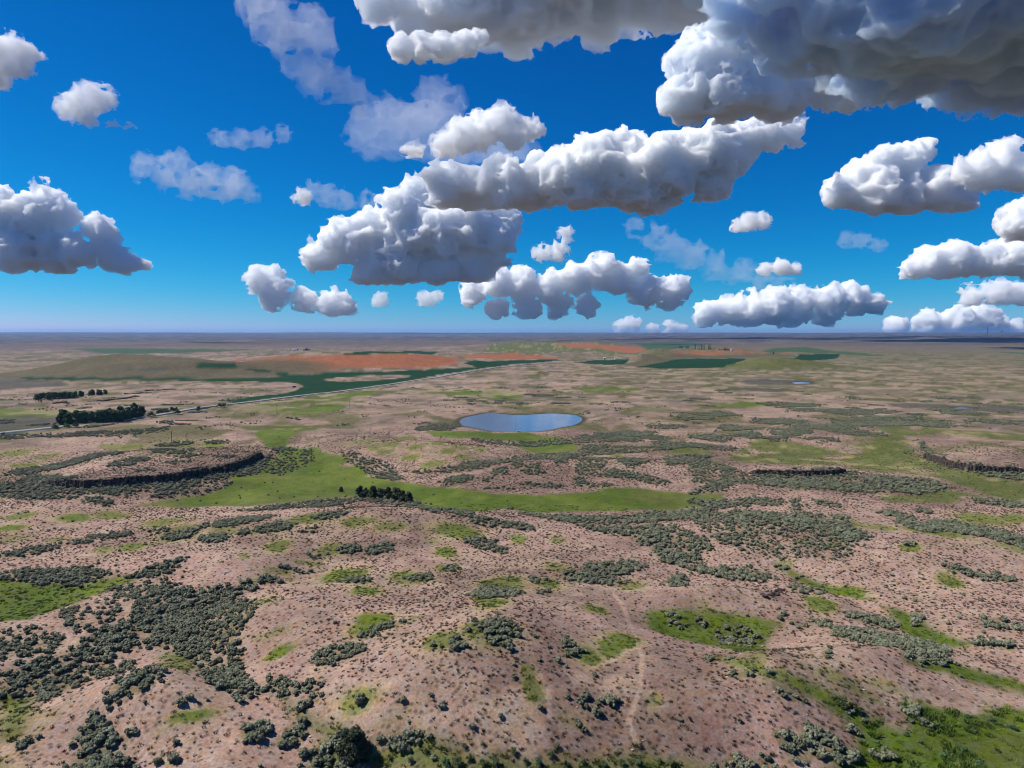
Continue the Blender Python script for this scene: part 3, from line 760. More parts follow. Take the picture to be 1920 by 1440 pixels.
CLOUD_BASE = 1900.0
def cloud(puffs, base, label, res=2.6, dist=None, mfp=5.0, rough=0.64, depth=1.0, thick=1.0, seed=0, rag=1.0, col=(0.990, 0.995, 1.0), group=None):
    """one cumulus: puffs (u, v, radius) measured on the survey frame, flat base at v = base,
    all placed at the distance where that base line reaches the condensation level"""
    dr = ray(960, base)
    D = dist * 1.45 if dist else CLOUD_BASE / max(dr[2] / dr[1], 0.012)
    rnd = np.random.default_rng(seed)
    s = D / F                                     # metres per survey pixel
    cx = np.mean([p[0] for p in puffs])
    C = []
    for (u, v, r) in puffs:
        r = r * 0.88
        d = ray(u, v); k = D / d[1]
        C.append([d[0]*k, D + rnd.uniform(-0.5, 0.5) * r * s * depth, d[2]*k + CAM_H, r * s])
    # extra buds over the puffs for a cauliflower outline
    B = []
    for c in C:
        for q in range(5):
            a = rnd.normal(size=3); a /= np.linalg.norm(a); a[2] = abs(a[2]) * 0.8
            rr = c[3] * rnd.uniform(0.25, 0.5)
            B.append([c[0] + a[0]*c[3]*0.8, c[1] + a[1]*c[3]*0.8*depth, c[2] + a[2]*c[3]*0.62, rr])
    C = np.array(C + B)
    zb = D * dr[2] / dr[1] + CAM_H
    h = res * s
    pad = 6 * h + 0.75 * rag * np.median([p[2] for p in puffs]) * s
    lo = (C[:, :3] - C[:, 3:4] * np.array([1, depth, 1])).min(0) - pad
    hi = (C[:, :3] + C[:, 3:4] * np.array([1, depth, 1])).max(0) + pad
    lo[2] = max(lo[2], zb - 12*h)
    n = np.ceil((hi - lo) / h).astype(int)
    X = (lo[0] + np.arange(n[0]) * h)[:, None, None].astype(np.float32)
    Y = (lo[1] + np.arange(n[1]) * h)[None, :, None].astype(np.float32)
    Z = (lo[2] + np.arange(n[2]) * h)[None, None, :].astype(np.float32)
    f = np.full(tuple(n), -1e9, np.float32)
    for c in C:
        ex = c[3] * 1.1 + 0.8 * rag * s * np.median([p[2] for p in puffs])
        i0, i1 = np.clip(((c[0] + np.array([-ex, ex]) - lo[0]) / h).astype(int), 0, n[0])
        j0, j1 = np.clip(((c[1] + np.array([-ex, ex]) * depth - lo[1]) / h).astype(int), 0, n[1])
        d = np.sqrt(((X[i0:i1] - c[0]))**2 + ((Y[:, j0:j1] - c[1]) / depth)**2 + ((Z - c[2]))**2)
        f[i0:i1, j0:j1] = np.maximum(f[i0:i1, j0:j1], c[3] - d)
    Rm = np.median([p[2] for p in puffs]) * s
    # fractal erosion, billowed
    shp = f.shape
    near = (f > -0.8 * rag * Rm) & (f < max(0.8 * rag, 1.0) * Rm)
    ii, jj, kk = np.nonzero(near)
    px = X[ii, 0, 0]; py = Y[0, jj, 0]; pz = Z[0, 0, kk]
    nz = np.zeros(len(ii), np.float32); amp = 1.0; fr = 1.0 / (1.1 * Rm); tot = 0
    o = 13.7 * seed
    while fr * h < 0.45:
        q = vnoise3(px*fr + o, py*fr, pz*fr*1.15)
        nz += amp * (1 - 2.0 * np.abs(2 * q - 1)); tot += amp
        amp *= rough; fr *= 2.1; o += 5.3
    val = f[ii, jj, kk] + Rm * 0.55 * rag * (nz / tot * 1.25)
    hgt = (pz - zb) + (vnoise3(px/Rm*1.3, py/Rm*1.3, px*0) - 0.5) * 0.5 * Rm + (vnoise3(px/Rm*4, py/Rm*4, px*0) - 0.5) * 0.2 * Rm
    val = np.minimum(val, hgt * 1.2)
    g = np.where(f > 0, 1.0, -1.0).astype(np.float32) * Rm
    g = np.minimum(g, np.broadcast_to((Z - zb) * 1.2, g.shape))
    g[ii, jj, kk] = val
    g[0] = g[-1] = -1; g[:, 0] = g[:, -1] = -1; g[:, :, 0] = g[:, :, -1] = -1
    v, q = surface_nets(g, h, lo)
    ctr = np.array([v[:, 0].mean(), v[:, 1].mean(), zb])
    me = mesh_np('cloud', v - ctr, q, True)
    ob = link('cloud', me, cloud_mat(1.0 / (mfp * s), col))
    ob.location = ctr
    tag(ob, label, 'cloud', group)
    return ob


CLOUDS = [  # label, base line, puffs, options
 ('big white heaped cloud with a long grey tail rising above the pond', 394, [(830,345,30),(880,350,35),(940,350,40),(1000,340,45),(1060,335,50),(1120,320,58),(1180,312,62),(1240,320,62),(1290,300,52),(1330,290,45),(1370,280,35),(1420,255,20),(1460,247,18),(1490,243,13),(1330,340,30),(1210,350,50),(1090,360,40)], {}),
 ('broad many-headed grey and white cloud over the dark green crop', 530, [(605,478,22),(650,455,35),(700,440,45),(750,400,36),(780,365,24),(760,460,55),(820,440,52),(880,430,42),(920,450,35),(945,432,15),(700,510,30),(760,505,30),(830,505,30),(890,500,28),(925,480,20),(870,405,14),(920,402,20),(955,403,10)], dict(rag=1.3)),
 ('long low ragged cloud just above the horizon beyond the pond', 600, [(890,548,20),(930,532,26),(980,535,28),(1030,540,26),(1080,522,26),(1125,508,26),(1160,520,24),(1195,505,14),(1210,545,26),(1250,550,24),(1275,540,14),(930,575,16),(990,576,18),(1050,574,18),(1100,572,14)], dict(rag=1.2, dist=26000)),
 ('white towering cloud standing over the roadside grove', 513, [(20,420,45),(60,410,40),(85,375,20),(88,360,12),(110,400,22),(40,470,40),(100,470,35),(150,472,28),(190,445,26),(188,425,14),(210,482,20),(240,490,13),(262,492,7),(0,400,45),(-20,440,60)], dict(rag=1.2)),
 ('solid white wedge-shaped cloud with a curled top and flat base', 399, [(1578,358,26),(1615,338,34),(1655,318,34),(1695,300,24),(1722,283,15),(1640,360,42),(1700,365,36),(1750,358,36),(1785,372,26),(1810,386,12),(1660,345,30)], {}),
 ('large cloud with a white head trailing into dark grey', 222, [(1310,85,26),(1330,65,14),(1290,120,34),(1350,120,55),(1420,110,45),(1480,100,32),(1500,95,18),(1270,185,24),(1300,180,42),(1350,188,42),(1420,180,42),(1480,170,42),(1540,165,38),(1600,160,32),(1650,160,22)], dict(depth=1.4, mfp=7, col=(.965, .980, .996))),
 ('vast dark grey cloud deck spreading overhead', 142, [(1400,-20,40),(1460,-12,46),(1540,15,60),(1610,45,72),(1690,50,82),(1760,60,85),(1850,60,85),(1950,60,90),(2060,50,95),(1520,-70,70),(1640,-60,90),(1800,-60,90),(1960,-60,90)], dict(depth=2.0, res=3.6, dist=2400, mfp=14, rough=.5, col=(.80, .89, .97))),
 ('white rolling front of the dark cloud deck', 70, [(715,15,24),(770,15,36),(840,15,44),(910,20,46),(980,20,50),(1050,5,55),(1130,-10,62),(1210,-20,65),(1290,-20,66),(1360,-25,66),(900,-50,60),(1050,-60,70),(1200,-80,70)], dict(depth=1.7, res=3.2, dist=6500, mfp=9, rough=.55, col=(.965, .980, .996))),
 ('small flat oval white cloud under the dark cloud deck', 116, [(752,88,20),(790,92,22),(830,90,24),(870,80,18),(900,70,12)], dict(mfp=6)),
 ('small ragged grey cloud above the tail of the big heaped cloud', 292, [(840,272,18),(870,258,24),(900,245,26),(935,230,22),(965,250,18),(990,245,12),(780,290,10)], dict(rag=2.0, mfp=9)),
 ('grey ragged cloud beside the wedge-shaped cloud', 362, [(1815,320,16),(1855,318,30),(1885,300,26),(1920,322,34),(1960,315,30)], dict(rag=1.4, mfp=8)),
 ('rounded white cloud below the grey ragged cloud', 446, [(1895,418,22),(1925,412,32),(1965,415,34)], {}),
 ('long white cloud bank above the far radio mast', 522, [(1710,506,14),(1750,492,24),(1800,484,28),(1850,490,25),(1900,478,32),(1945,485,35)], dict(rag=1.2)),
 ('grey smudge of cloud between two white banks above the radio mast', 572, [(1825,556,16),(1865,548,18),(1905,552,18),(1945,552,18)], dict(rag=1.5, mfp=9, dist=26000)),
 ('long white cloud bank low over the olive plain', 612, [(1330,588,20),(1370,582,24),(1410,578,28),(1450,572,28),(1500,570,28),(1550,565,28),(1600,560,24),(1637,566,16),(1480,598,16),(1550,598,14)], dict(dist=38000, rag=1.2)),
 ('white cloud heads peeping over the horizon behind the radio mast', 628, [(1680,612,14),(1740,606,22),(1790,602,25),(1840,597,25),(1872,610,14),(1900,618,12)], dict(dist=52000, rag=1.2)),
 ('faint small white cloud heads on the horizon beside the low white bank', 627, [(1165,615,11),(1185,610,13),(1225,619,9),(1255,617,12),(1275,619,9)], dict(dist=52000, rag=1.4, mfp=9)),
 ('small grey and white puffs low over the orange field', 592, [(490,528,22),(512,518,12),(525,545,20),(510,560,18),(570,562,17),(620,572,20),(648,577,14),(632,556,11)], dict(rag=1.5, dist=24000, mfp=7)),
 ('tiny faint cloud shred just beside the small puffs', 574, [(712,562,12)], dict(rag=1.5, dist=26000, mfp=16)),
 ('tiny faint cloud shred beneath the broad many-headed cloud', 574, [(800,562,14),(816,556,11)], dict(rag=1.5, dist=26000, mfp=16)),
 ('soft white tuft alone in the deep blue sky', 238, [(130,200,22),(165,188,28),(190,182,18),(165,218,14),(215,245,9),(240,250,8)], dict(rag=1.7, mfp=16, depth=.7)),
 ('larger soft white cloud beside the lone tuft in the deep blue sky', 162, [(-15,110,40),(20,105,30),(48,108,18),(-10,145,20)], dict(rag=1.5, mfp=14, depth=.8)),
 ('tiny grey puff beside the broad many-headed cloud', 384, [(566,370,12)], dict(rag=1.8, mfp=12)),
 ('tiny grey puffs beneath the tail of the big heaped cloud', 436, [(1385,425,10),(1405,418,14),(1430,415,10)], dict(rag=1.8, mfp=10)),
 ('small grey shred above the low ragged cloud', 492, [(1020,478,12),(1045,472,14),(1060,440,9)], dict(rag=2.0, mfp=12)),
 ('small flat grey cloud above the low white bank', 516, [(1435,508,12),(1465,502,16),(1488,508,10)], dict(rag=1.3, mfp=8)),
 ('thin veil of cloud trailing down from the top of the sky', 222, [(490,30,28),(530,55,40),(575,60,36),(600,70,24),(560,110,22),(590,140,26),(620,155,26),(655,175,20),(680,200,14),(480,0,30)], dict(rag=1.5, rough=.5, mfp=97, depth=.6, dist=5200, res=3.2)),
 ('thin wispy cloud patch beside the broad many-headed cloud', 384, [(270,315,18),(310,325,22),(350,335,24),(395,345,26),(435,350,24),(460,368,14),(330,300,12)], dict(rag=1.5, rough=.5, mfp=63, depth=.6)),
 ('thin flat wisp above the wispy cloud patch', 278, [(415,264,14),(450,262,16),(490,260,14),(530,252,10)], dict(rag=1.5, rough=.5, mfp=69, depth=.6)),
 ('pale veil of cloud behind the small ragged grey cloud', 304, [(690,240,26),(740,235,40),(800,250,46),(860,270,40),(920,275,36),(820,195,34),(720,280,22),(970,285,26)], dict(rag=1.5, rough=.5, mfp=138, depth=.6, dist=7600, res=3.2)),
 ('smooth pale streak slanting down to the low white bank', 560, [(1195,425,14),(1225,445,20),(1260,465,24),(1300,482,24),(1345,500,22),(1390,515,20),(1430,528,16),(1470,540,12)], dict(rag=1.5, rough=.5, mfp=103, depth=.6, dist=15000)),
 ('thin wisp beside the long white cloud bank', 474, [(1585,450,12),(1615,452,14),(1645,460,12)], dict(rag=1.5, rough=.5, mfp=80, depth=.6)),
 ('thin wisp between the veil and the broad many-headed cloud', 394, [(585,355,10),(615,368,16),(650,375,16),(690,378,14)], dict(rag=1.5, rough=.5, mfp=69, depth=.6)),
]
for k, (lab, base, puffs, opt) in enumerate(CLOUDS):
    cloud(puffs, base, lab, seed=k + 1, group='clouds over the steppe', **opt)

# ------------------------------------------------------------------ plant materials
def leaf_mat(name, a, b, rough=0.75, var=0.18):
    m, n, l, bs = new_mat(name, rough, 0.25)
    oi = n.new('ShaderNodeObjectInfo'); g = n.new('ShaderNodeTexCoord')
    rp = n.new('ShaderNodeMix'); rp.data_type = 'RGBA'
    rp.inputs['A'].default_value = (*a, 1); rp.inputs['B'].default_value = (*b, 1)
    k = mathn(n, l, 'ADD', mathn(n, l, 'MULTIPLY', oi.outputs['Random'], 0.5), mathn(n, l, 'SUBTRACT', remap(n, l, noise(n, l, g.outputs['Object'], 1.9, 3), .3, .7, 0, .75), 0.1), True)
    l.new(k, rp.inputs['Factor'])
    hv = n.new('ShaderNodeHueSaturation'); l.new(rp.outputs['Result'], hv.inputs['Color'])
    l.new(remap(n, l, oi.outputs['Random'], 0, 1, 1 - var, 1 + var), hv.inputs['Value'])
    l.new(hv.outputs[0], bs.inputs['Base Color'])
    return m
M_SAGE = leaf_mat('sagebrush_leaf', (0.0748, 0.0862, 0.0440), (0.1980, 0.2042, 0.1320))
M_TUFT = leaf_mat('bunchgrass', (0.0334, 0.0282, 0.0158), (0.0792, 0.0651, 0.0370))
M_GRASS = leaf_mat('green_grass', (0.0972, 0.1487, 0.0138), (0.1830, 0.2288, 0.0343))
M_WEED = leaf_mat('lush_weeds', (0.0484, 0.0880, 0.0106), (0.1056, 0.1540, 0.0246))
M_JUN = leaf_mat('juniper_needles', (0.0158, 0.0264, 0.0141), (0.0440, 0.0581, 0.0282))
M_POP = leaf_mat('poplar_leaf', (0.0264, 0.0660, 0.0237), (0.0726, 0.1320, 0.0462))
M_SHRUB = leaf_mat('green_shrub_leaf', (0.0396, 0.0660, 0.0194), (0.1056, 0.1320, 0.0484))
M_STONE = leaf_mat('pale_stone', (.16, .14, .12), (.42, .40, .37))
M_BARK, n, l, bs = new_mat('bark', 0.9, 0.2)
g = n.new('ShaderNodeTexCoord'); rp = n.new('ShaderNodeValToRGB'); l.new(noise(n, l, g.outputs['Object'], 4, 4), rp.inputs[0])
rp.color_ramp.elements[0].color = (.05, .038, .028, 1); rp.color_ramp.elements[1].color = (.16, .125, .095, 1)
l.new(rp.outputs[0], bs.inputs['Base Color'])

ICO = None
def ico_unit():
    global ICO
    if ICO is None:
        bm = bmesh.new(); bmesh.ops.create_icosphere(bm, subdivisions=1, radius=1.0)
        v = np.array([q.co[:] for q in bm.verts]); f = np.array([[q.index for q in fc.verts] for fc in bm.faces]); bm.free()
        ICO = (v, f)
    return ICO

def leaves(rnd, centres, radii, per, size, up=0.3, shell=0.75):
    """small leaf-spray quads (as triangle pairs) over the skins of many lobes"""
    V, Fc = [], []
    for c, r in zip(centres, radii):
        r = np.broadcast_to(r, 3)
        d = rnd.normal(size=(per, 3)); d /= np.linalg.norm(d, axis=1)[:, None]
        p = c + d * r * rnd.uniform(shell, 1.08, (per, 1))
        nrm = d + rnd.normal(size=(per, 3)) * 0.55; nrm[:, 2] += up
        nrm /= np.linalg.norm(nrm, axis=1)[:, None]
        t = np.cross(nrm, rnd.normal(size=(per, 3))); t /= np.linalg.norm(t, axis=1)[:, None] + 1e-9
        b = np.cross(nrm, t)
        s = size * rnd.uniform(0.55, 1.35, (per, 1))
        q = np.stack([p - t*s, p + b*s*0.75, p + t*s*1.1, p - b*s*0.75], 1)
        o = len(V) * per * 4
        V.append(q.reshape(-1, 3)); Fc.append(o + np.arange(per*4).reshape(-1, 4))
    return np.concatenate(V), np.concatenate(Fc)

def tube(pts, rad, sides=6):
    V, Fc = [], []
    P = [Vector(p) for p in pts]
    for k, p in enumerate(P):
        t = (P[min(k+1, len(P)-1)] - P[max(k-1, 0)]).normalized()
        a = t.orthogonal().normalized(); b = t.cross(a)
        for s in range(sides):
            q = 2*math.pi*s/sides
            V.append(p + (a*math.cos(q) + b*math.sin(q)) * rad[k])
    for k in range(len(P)-1):
        for s in range(sides):
            Fc.append((k*sides+s, k*sides+(s+1) % sides, (k+1)*sides+(s+1) % sides, (k+1)*sides+s))
    return np.array([v[:] for v in V]), np.array(Fc)

def join_parts(parts):
    V, Fc, o = [], [], 0
    for v, f in parts:
        V.append(v); Fc.append(f + o); o += len(v)
    return np.concatenate(V), np.concatenate(Fc)

def sage_mesh(seed):
    """rounded grey shrub, 1 m across: uneven tufted domes on short stems"""
    rnd = np.random.default_rng(seed)
    iv, fi = ico_unit()
    parts = []
    cs, rs = [], []
    for k in range(int(rnd.integers(11, 16))):
        a = rnd.uniform(0, 6.28); d = 0.36 * math.sqrt(rnd.uniform(0, 1)); r = rnd.uniform(.11, .21)
        c = np.array([d*math.cos(a), d*math.sin(a), rnd.uniform(.16, .50) * (1.15 - d)])
        cs.append(c); rs.append(r)
        v = iv * (1 + rnd.normal(size=(len(iv), 1))*0.16) * r * np.array([1, 1, .95]) + c
        parts.append((v, np.concatenate([fi, fi[:, 2:]], 1)))
    v, f = leaves(rnd, cs, rs, 20, .05, .5, .9)
    parts.append((v, f))
    for k in range(3):
        a = rnd.uniform(0, 6.28)
        parts.append(tube([(0, 0, -.15), (.1*math.cos(a), .1*math.sin(a), .12), (.25*math.cos(a), .25*math.sin(a), .3)], [.035, .028, .015], 4))
    v, f = join_parts(parts)
    # quads with a doubled corner are the triangles of the domes
    me = bpy.data.meshes.new('sagebrush')
    me.from_pydata(v.tolist(), [], [list(dict.fromkeys(q)) for q in f.tolist()]); me.update()
    me.materials.append(M_SAGE)
    return me

def tuft_mesh(name, seed, nb, spread, hgt, width, mat, lean=0.5):
    rnd = np.random.default_rng(seed)
    V, Fc = [], []
    for k in range(nb):
        a = rnd.uniform(0, 6.28); d = spread * math.sqrt(rnd.uniform(0, 1)); w = width*rnd.uniform(.6, 1.3); hh = hgt*rnd.uniform(.55, 1.15)
        x, y = d*math.cos(a), d*math.sin(a); q = rnd.uniform(0, 6.28); lx, ly = x*lean/spread*hh + rnd.normal()*.15*hh, y*lean/spread*hh + rnd.normal()*.15*hh
        o = len(V)
        V += [(x - w*math.cos(q), y - w*math.sin(q), -.08), (x + w*math.cos(q), y + w*math.sin(q), -.08), (x + lx*.6 + w*.6*math.cos(q), y + ly*.6 + w*.6*math.sin(q), hh*.65), (x + lx, y + ly, hh)]
        Fc += [(o, o+1, o+2, o+3)]
    me = bpy.data.meshes.new(name); me.from_pydata(V, [], Fc); me.update(); me.materials.append(mat)
    return me

def tree_parts(name, seed, hgt, lobes, per, leaf, mat, trunk_r, trunk_h, limbs=5, up=.3):
    """trunk mesh with limbs that reach into the lobes, and a crown of leaf sprays over the lobes"""
    rnd = np.random.default_rng(seed)
    tp = [tube([(0, 0, -.4), (.02*hgt*rnd.normal()*.3, .02*hgt*rnd.normal()*.3, trunk_h*.5), (0, 0, trunk_h), (.01*hgt, 0, hgt*.82)], [trunk_r*1.35, trunk_r, trunk_r*.75, trunk_r*.18], 7)]
    for k in range(limbs):
        c = lobes[k % len(lobes)][0]
        z0 = trunk_h * rnd.uniform(.55, 1.3)
        tp.append(tube([(0, 0, z0), (c[0]*.5, c[1]*.5, (z0 + c[2])*.5 + .03*hgt), (c[0]*.95, c[1]*.95, c[2])], [trunk_r*.5, trunk_r*.33, trunk_r*.1], 5))
    v, f = join_parts(tp)
    tm = mesh_np('trunk', v, f, True); tm.materials.append(M_BARK)
    v, f = leaves(rnd, [np.array(c) for c, r in lobes], [np.array(r) for c, r in lobes], per, leaf, up, .55)
    cm = mesh_np('crown', v, f, False); cm.materials.append(mat)
    return tm, cm

def place_tree(name, parts, x, y, s, rot, label, cat='tree', group=None, sz=1.0):
    e = bpy.data.objects.new(name, None); COL.objects.link(e); e.empty_display_size = 0.5
    e.location = (x, y, zat(x, y)); e.rotation_euler = (0, 0, rot); e.scale = (s, s, s*sz)
    link('trunk', parts[0], None, e); link('crown', parts[1], None, e)
    tag(e, label, cat, group)
    return e

# ------------------------------------------------------------------ scattering over the land
def gfield(arr, x, y):
    """value of a ground field at scattered points (nearest vertex of the ground sheet)"""
    r = np.hypot(x, y); a = np.arctan2(x, y)
    ir = np.clip(np.searchsorted(rows, r), 1, nr - 1); ir -= (r - rows[ir-1] < rows[ir] - r)
    ia = np.clip(np.searchsorted(ang, a), 1, na - 1); ia -= (a - ang[ia-1] < ang[ia] - a)
    return arr[ir * na + ia]

def gz(x, y):
    """height of the ground sheet itself, bilinear between its vertices"""
    r = np.hypot(x, y); a = np.arctan2(x, y)
    ir = np.clip(np.searchsorted(rows, r), 1, nr - 1); ia = np.clip(np.searchsorted(ang, a), 1, na - 1)
    fr = (r - rows[ir-1]) / (rows[ir] - rows[ir-1]); fa = (a - ang[ia-1]) / (ang[ia] - ang[ia-1])
    Z = GZ.reshape(nr, na)
    return (Z[ir-1, ia-1]*(1-fa) + Z[ir-1, ia]*fa)*(1-fr) + (Z[ir, ia-1]*(1-fa) + Z[ir, ia]*fa)*fr

def sprinkle(seed, dens, r0, r1, amax=0.92):
    rnd = np.random.default_rng(seed)
    n = int(dens * amax * (r1*r1 - r0*r0))
    r = np.sqrt(rnd.uniform(r0*r0, r1*r1, n)); a = rnd.uniform(-amax, amax, n)
    return r*np.sin(a), r*np.cos(a), r, rnd

def scatter(name, x, y, z, scale, rot, var, meshes, label, cat=None):
    """one uncountable mass of plants: points that carry copies of a few source plants"""
    me = bpy.data.meshes.new(name)
    me.vertices.add(len(x)); me.vertices.foreach_set('co', np.stack([x, y, z], 1).astype(np.float32).ravel())
    for nm, ty, arr in (('size', 'FLOAT', scale), ('turn', 'FLOAT', rot), ('pick', 'INT', var)):
        a = me.attributes.new(nm, ty, 'POINT'); a.data.foreach_set('value', np.ascontiguousarray(arr, dtype=np.int32 if ty == 'INT' else np.float32))
    ob = link(name, me)
    ng = bpy.data.node_groups.new(name + '_nodes', 'GeometryNodeTree')
    ng.interface.new_socket('Geometry', in_out='INPUT', socket_type='NodeSocketGeometry')
    ng.interface.new_socket('Geometry', in_out='OUTPUT', socket_type='NodeSocketGeometry')
    N, L = ng.nodes, ng.links
    gi, go = N.new('NodeGroupInput'), N.new('NodeGroupOutput')
    jn = N.new('GeometryNodeJoinGeometry')
    for m in meshes:
        src = bpy.data.objects.new(m.name + '_source', m)      # source plant, not itself in the scene
        o = N.new('GeometryNodeObjectInfo'); o.inputs['Object'].default_value = src; o.inputs['As Instance'].default_value = True
        L.new(o.outputs['Geometry'], jn.inputs[0])
    ip = N.new('GeometryNodeInstanceOnPoints'); ip.inputs['Pick Instance'].default_value = True
    L.new(gi.outputs[0], ip.inputs['Points']); L.new(jn.outputs[0], ip.inputs['Instance'])
    def attr(nm, ty):
        q = N.new('GeometryNodeInputNamedAttribute'); q.data_type = ty; q.inputs['Name'].default_value = nm
        return q.outputs['Attribute']
    L.new(attr('pick', 'INT'), ip.inputs['Instance Index'])
    L.new(attr('size', 'FLOAT'), ip.inputs['Scale'])
    cx = N.new('ShaderNodeCombineXYZ'); L.new(attr('turn', 'FLOAT'), cx.inputs['Z'])
    L.new(cx.outputs[0], ip.inputs['Rotation'])
    L.new(ip.outputs[0], go.inputs[0])
    md = ob.modifiers.new('scatter', 'NODES'); md.node_group = ng
    tag(ob, label, cat, None, 'stuff')
    return ob

def project(x, y, z):
    dx, dy, dz = x, y, z - CAM_H
    dep = dy*CP - dz*SP
    return 960 + F*dx/dep, 720 - F*(dy*SP + dz*CP)/dep, dep

SAGES = [sage_mesh(100 + k) for k in range(6)]
x, y, r, rnd = sprinkle(51, 0.88, 105, 1050)
s = gfield(GC['sage'], x, y)
lone = 0.008 * (fbm2(x/40, y/40, 2, 60) > .5) * (gfield(dry, x, y) > .7) + 0.002
size = rnd.uniform(1.0, 2.0, len(x)) * (0.75 + 0.5*fbm2(x/25, y/25, 2, 61)) * np.where(r < 150, 1.25, 1.02)
keep = (rnd.random(len(x)) < np.maximum(s**np.where(r > 380, 1.55, 1.1) * np.where(r > 380, .85, 1.0), lone * (r < 600))) & (gfield(GC['pond'], x, y) < -2) & (gfield(GC['road'], x, y) > 8)
x, y, r, size, s = x[keep], y[keep], r[keep], size[keep], s[keep]
size = np.where(s < .1, size*.65, size)
z = gz(x, y) - 0.02
uu, vv_, dep = project(x, y, z)
vis = (uu > 4) & (uu < 1916) & (vv_ < 1434)
score = np.where(vis, size / dep, 0)
top300 = np.argsort(-score)[:300]
SAGE_ZONES = [ # survey position, label, group
    (1510, 1405, 'tall silvery sagebrush massed at the blunt end of the dry dome by the lush meadow', 'sagebrush at the end of the dry dome'),
    (1400, 1425, 'silvery sagebrush in the row along the foot of the dry dome', 'sagebrush along the foot of the dome'),
    (1640, 1350, 'grey sagebrush rising out of the lush green meadow', 'sagebrush in the lush meadow'),
    (1480, 1290, 'grey sagebrush lining the narrow green swale beside the dry dome', 'sagebrush lining the narrow swale'),
    (640, 1415, 'grey-green sagebrush crowded around the lone dark juniper', 'sagebrush around the lone juniper'),
    (760, 1400, 'grey sagebrush clump to the shadow side of the lone dark juniper', 'sagebrush beside the juniper shadow'),
    (540, 1330, 'grey-green sagebrush in the grassy draw leading down to the lone juniper', 'sagebrush in the grassy draw'),
    (190, 1400, 'dark sagebrush packed into the hollow below the rounded hill with one green cap', 'sagebrush packed in the hollow'),
    (400, 1250, 'grey-green sagebrush of the wide thicket between the dry slopes', 'sagebrush of the wide thicket'),
    (930, 1190, 'sagebrush on the green mound top of the central dry slope', 'sagebrush on the central mound'),
    (640, 1222, 'sagebrush in the oval patch on the central dry slope', 'sagebrush in the oval patch'),
    (1640, 1195, 'pale silvery sagebrush in the drifts above the narrow swale', 'sagebrush in the pale drifts'),
    (1100, 1330, 'small lone sagebrush standing on the dry grass of the central slope', 'lone sagebrush on the dry slope'),
]
zc = np.array(at_many([(q[0], q[1]) for q in SAGE_ZONES]))
isind = np.zeros(len(x), bool); isind[top300] = True
for k in top300:
    zi = int(np.argmin(np.hypot(zc[:, 0] - x[k], zc[:, 1] - y[k])))
    o = bpy.data.objects.new('sagebrush', SAGES[int(rnd.integers(6))]); COL.objects.link(o)
    o.location = (x[k], y[k], z[k]); o.rotation_euler = (0, 0, rnd.uniform(0, 6.28)); q = size[k]
    o.scale = (q*rnd.uniform(.9, 1.15), q*rnd.uniform(.9, 1.15), q*rnd.uniform(.85, 1.15))
    tag(o, SAGE_ZONES[zi][2], 'sagebrush', SAGE_ZONES[zi][3])
m = ~isind
scatter('sagebrush_cover', x[m], y[m], z[m], size[m], rnd.uniform(0, 6.28, m.sum()), rnd.integers(0, 6, m.sum()), SAGES, 'grey-green sagebrush spread over the steppe in drifts')
NS = int(m.sum())

TUFTS = [tuft_mesh('bunchgrass', 200 + k, 26, .19, .30, .045, M_TUFT, 1.0) for k in range(4)]
x, y, r, rnd = sprinkle(52, 0.46, 104, 620)
d = gfield(dry, x, y) * (1 - gfield(GC['caps'], x, y)) * (1 - 0.8*gfield(GC['olive'], x, y)) * (1 - gfield(GC['sage'], x, y))
d = d * (0.25 + 1.1*sstep(.3, .65, fbm2(x/30, y/30, 3, 62))) * (1 - sstep(430, 620, r)) * (gfield(GC['trail'], x, y) > .8)
keep = rnd.random(len(x)) < d
x, y = x[keep], y[keep]; k = len(x)
scatter('bunchgrass_cover', x, y, gz(x, y), rnd.uniform(.6, 1.45, k), rnd.uniform(0, 6.28, k), rnd.integers(0, 4, k), TUFTS, 'dark bunchgrass tufts dotted over the pink dry slopes')
NT = k

GRASSES = [tuft_mesh('grass', 300 + k, 60, .60, .20, .07, M_GRASS, .5) for k in range(4)]
x, y, r, rnd = sprinkle(53, 0.6, 104, 330)
d = np.maximum.reduce([gfield(GC['lush'], x, y), 0.75*gfield(GC['olive'], x, y), 0.9*gfield(GC['caps'], x, y)])
keep = rnd.random(len(x)) < d * (1 - 0.75*sstep(200, 330, r)) * (0.35 + 0.9*sstep(.3, .6, fbm2(x/8, y/8, 2, 63)))
x, y = x[keep], y[keep]; k = len(x)
scatter('green_grass', x, y, gz(x, y), rnd.uniform(.5, 1.2, k), rnd.uniform(0, 6.28, k), rnd.integers(0, 4, k), GRASSES, 'short green grass filling the swales and mound caps')
NG = k
WEEDS = [tuft_mesh('weeds', 320 + k, 90, .9, .42, .10, M_WEED, .5) for k in range(3)]
x, y, r, rnd = sprinkle(54, 0.5, 104, 190)
u_, v_, _ = project(x, y, gz(x, y))
d = gfield(GC['lush'], x, y) * ((v_ > 1320) & (u_ > 1500)) * sstep(.42, .62, fbm2(x/6, y/6, 2, 64)) + 0.35*gfield(GC['olive'], x, y) * (v_ > 1380)
keep = rnd.random(len(x)) < d
x, y = x[keep], y[keep]; k = len(x)
scatter('lush_weeds', x, y, gz(x, y), rnd.uniform(.6, 1.4, k), rnd.uniform(0, 6.28, k), rnd.integers(0, 3, k), WEEDS, 'dark green rank weeds in the lush meadow')
iv, fi = ico_unit()
STONES = []
for q in range(3):
    rs_ = np.random.default_rng(500 + q)
    me = mesh_np('stone', iv * (1 + rs_.normal(size=(len(iv), 1))*.18) * np.array([.22, .17, .12]), fi); me.materials.append(M_STONE); STONES.append(me)
x, y, r, rnd = sprinkle(55, 0.02, 104, 260)
keep = gfield(dry, x, y) > .6
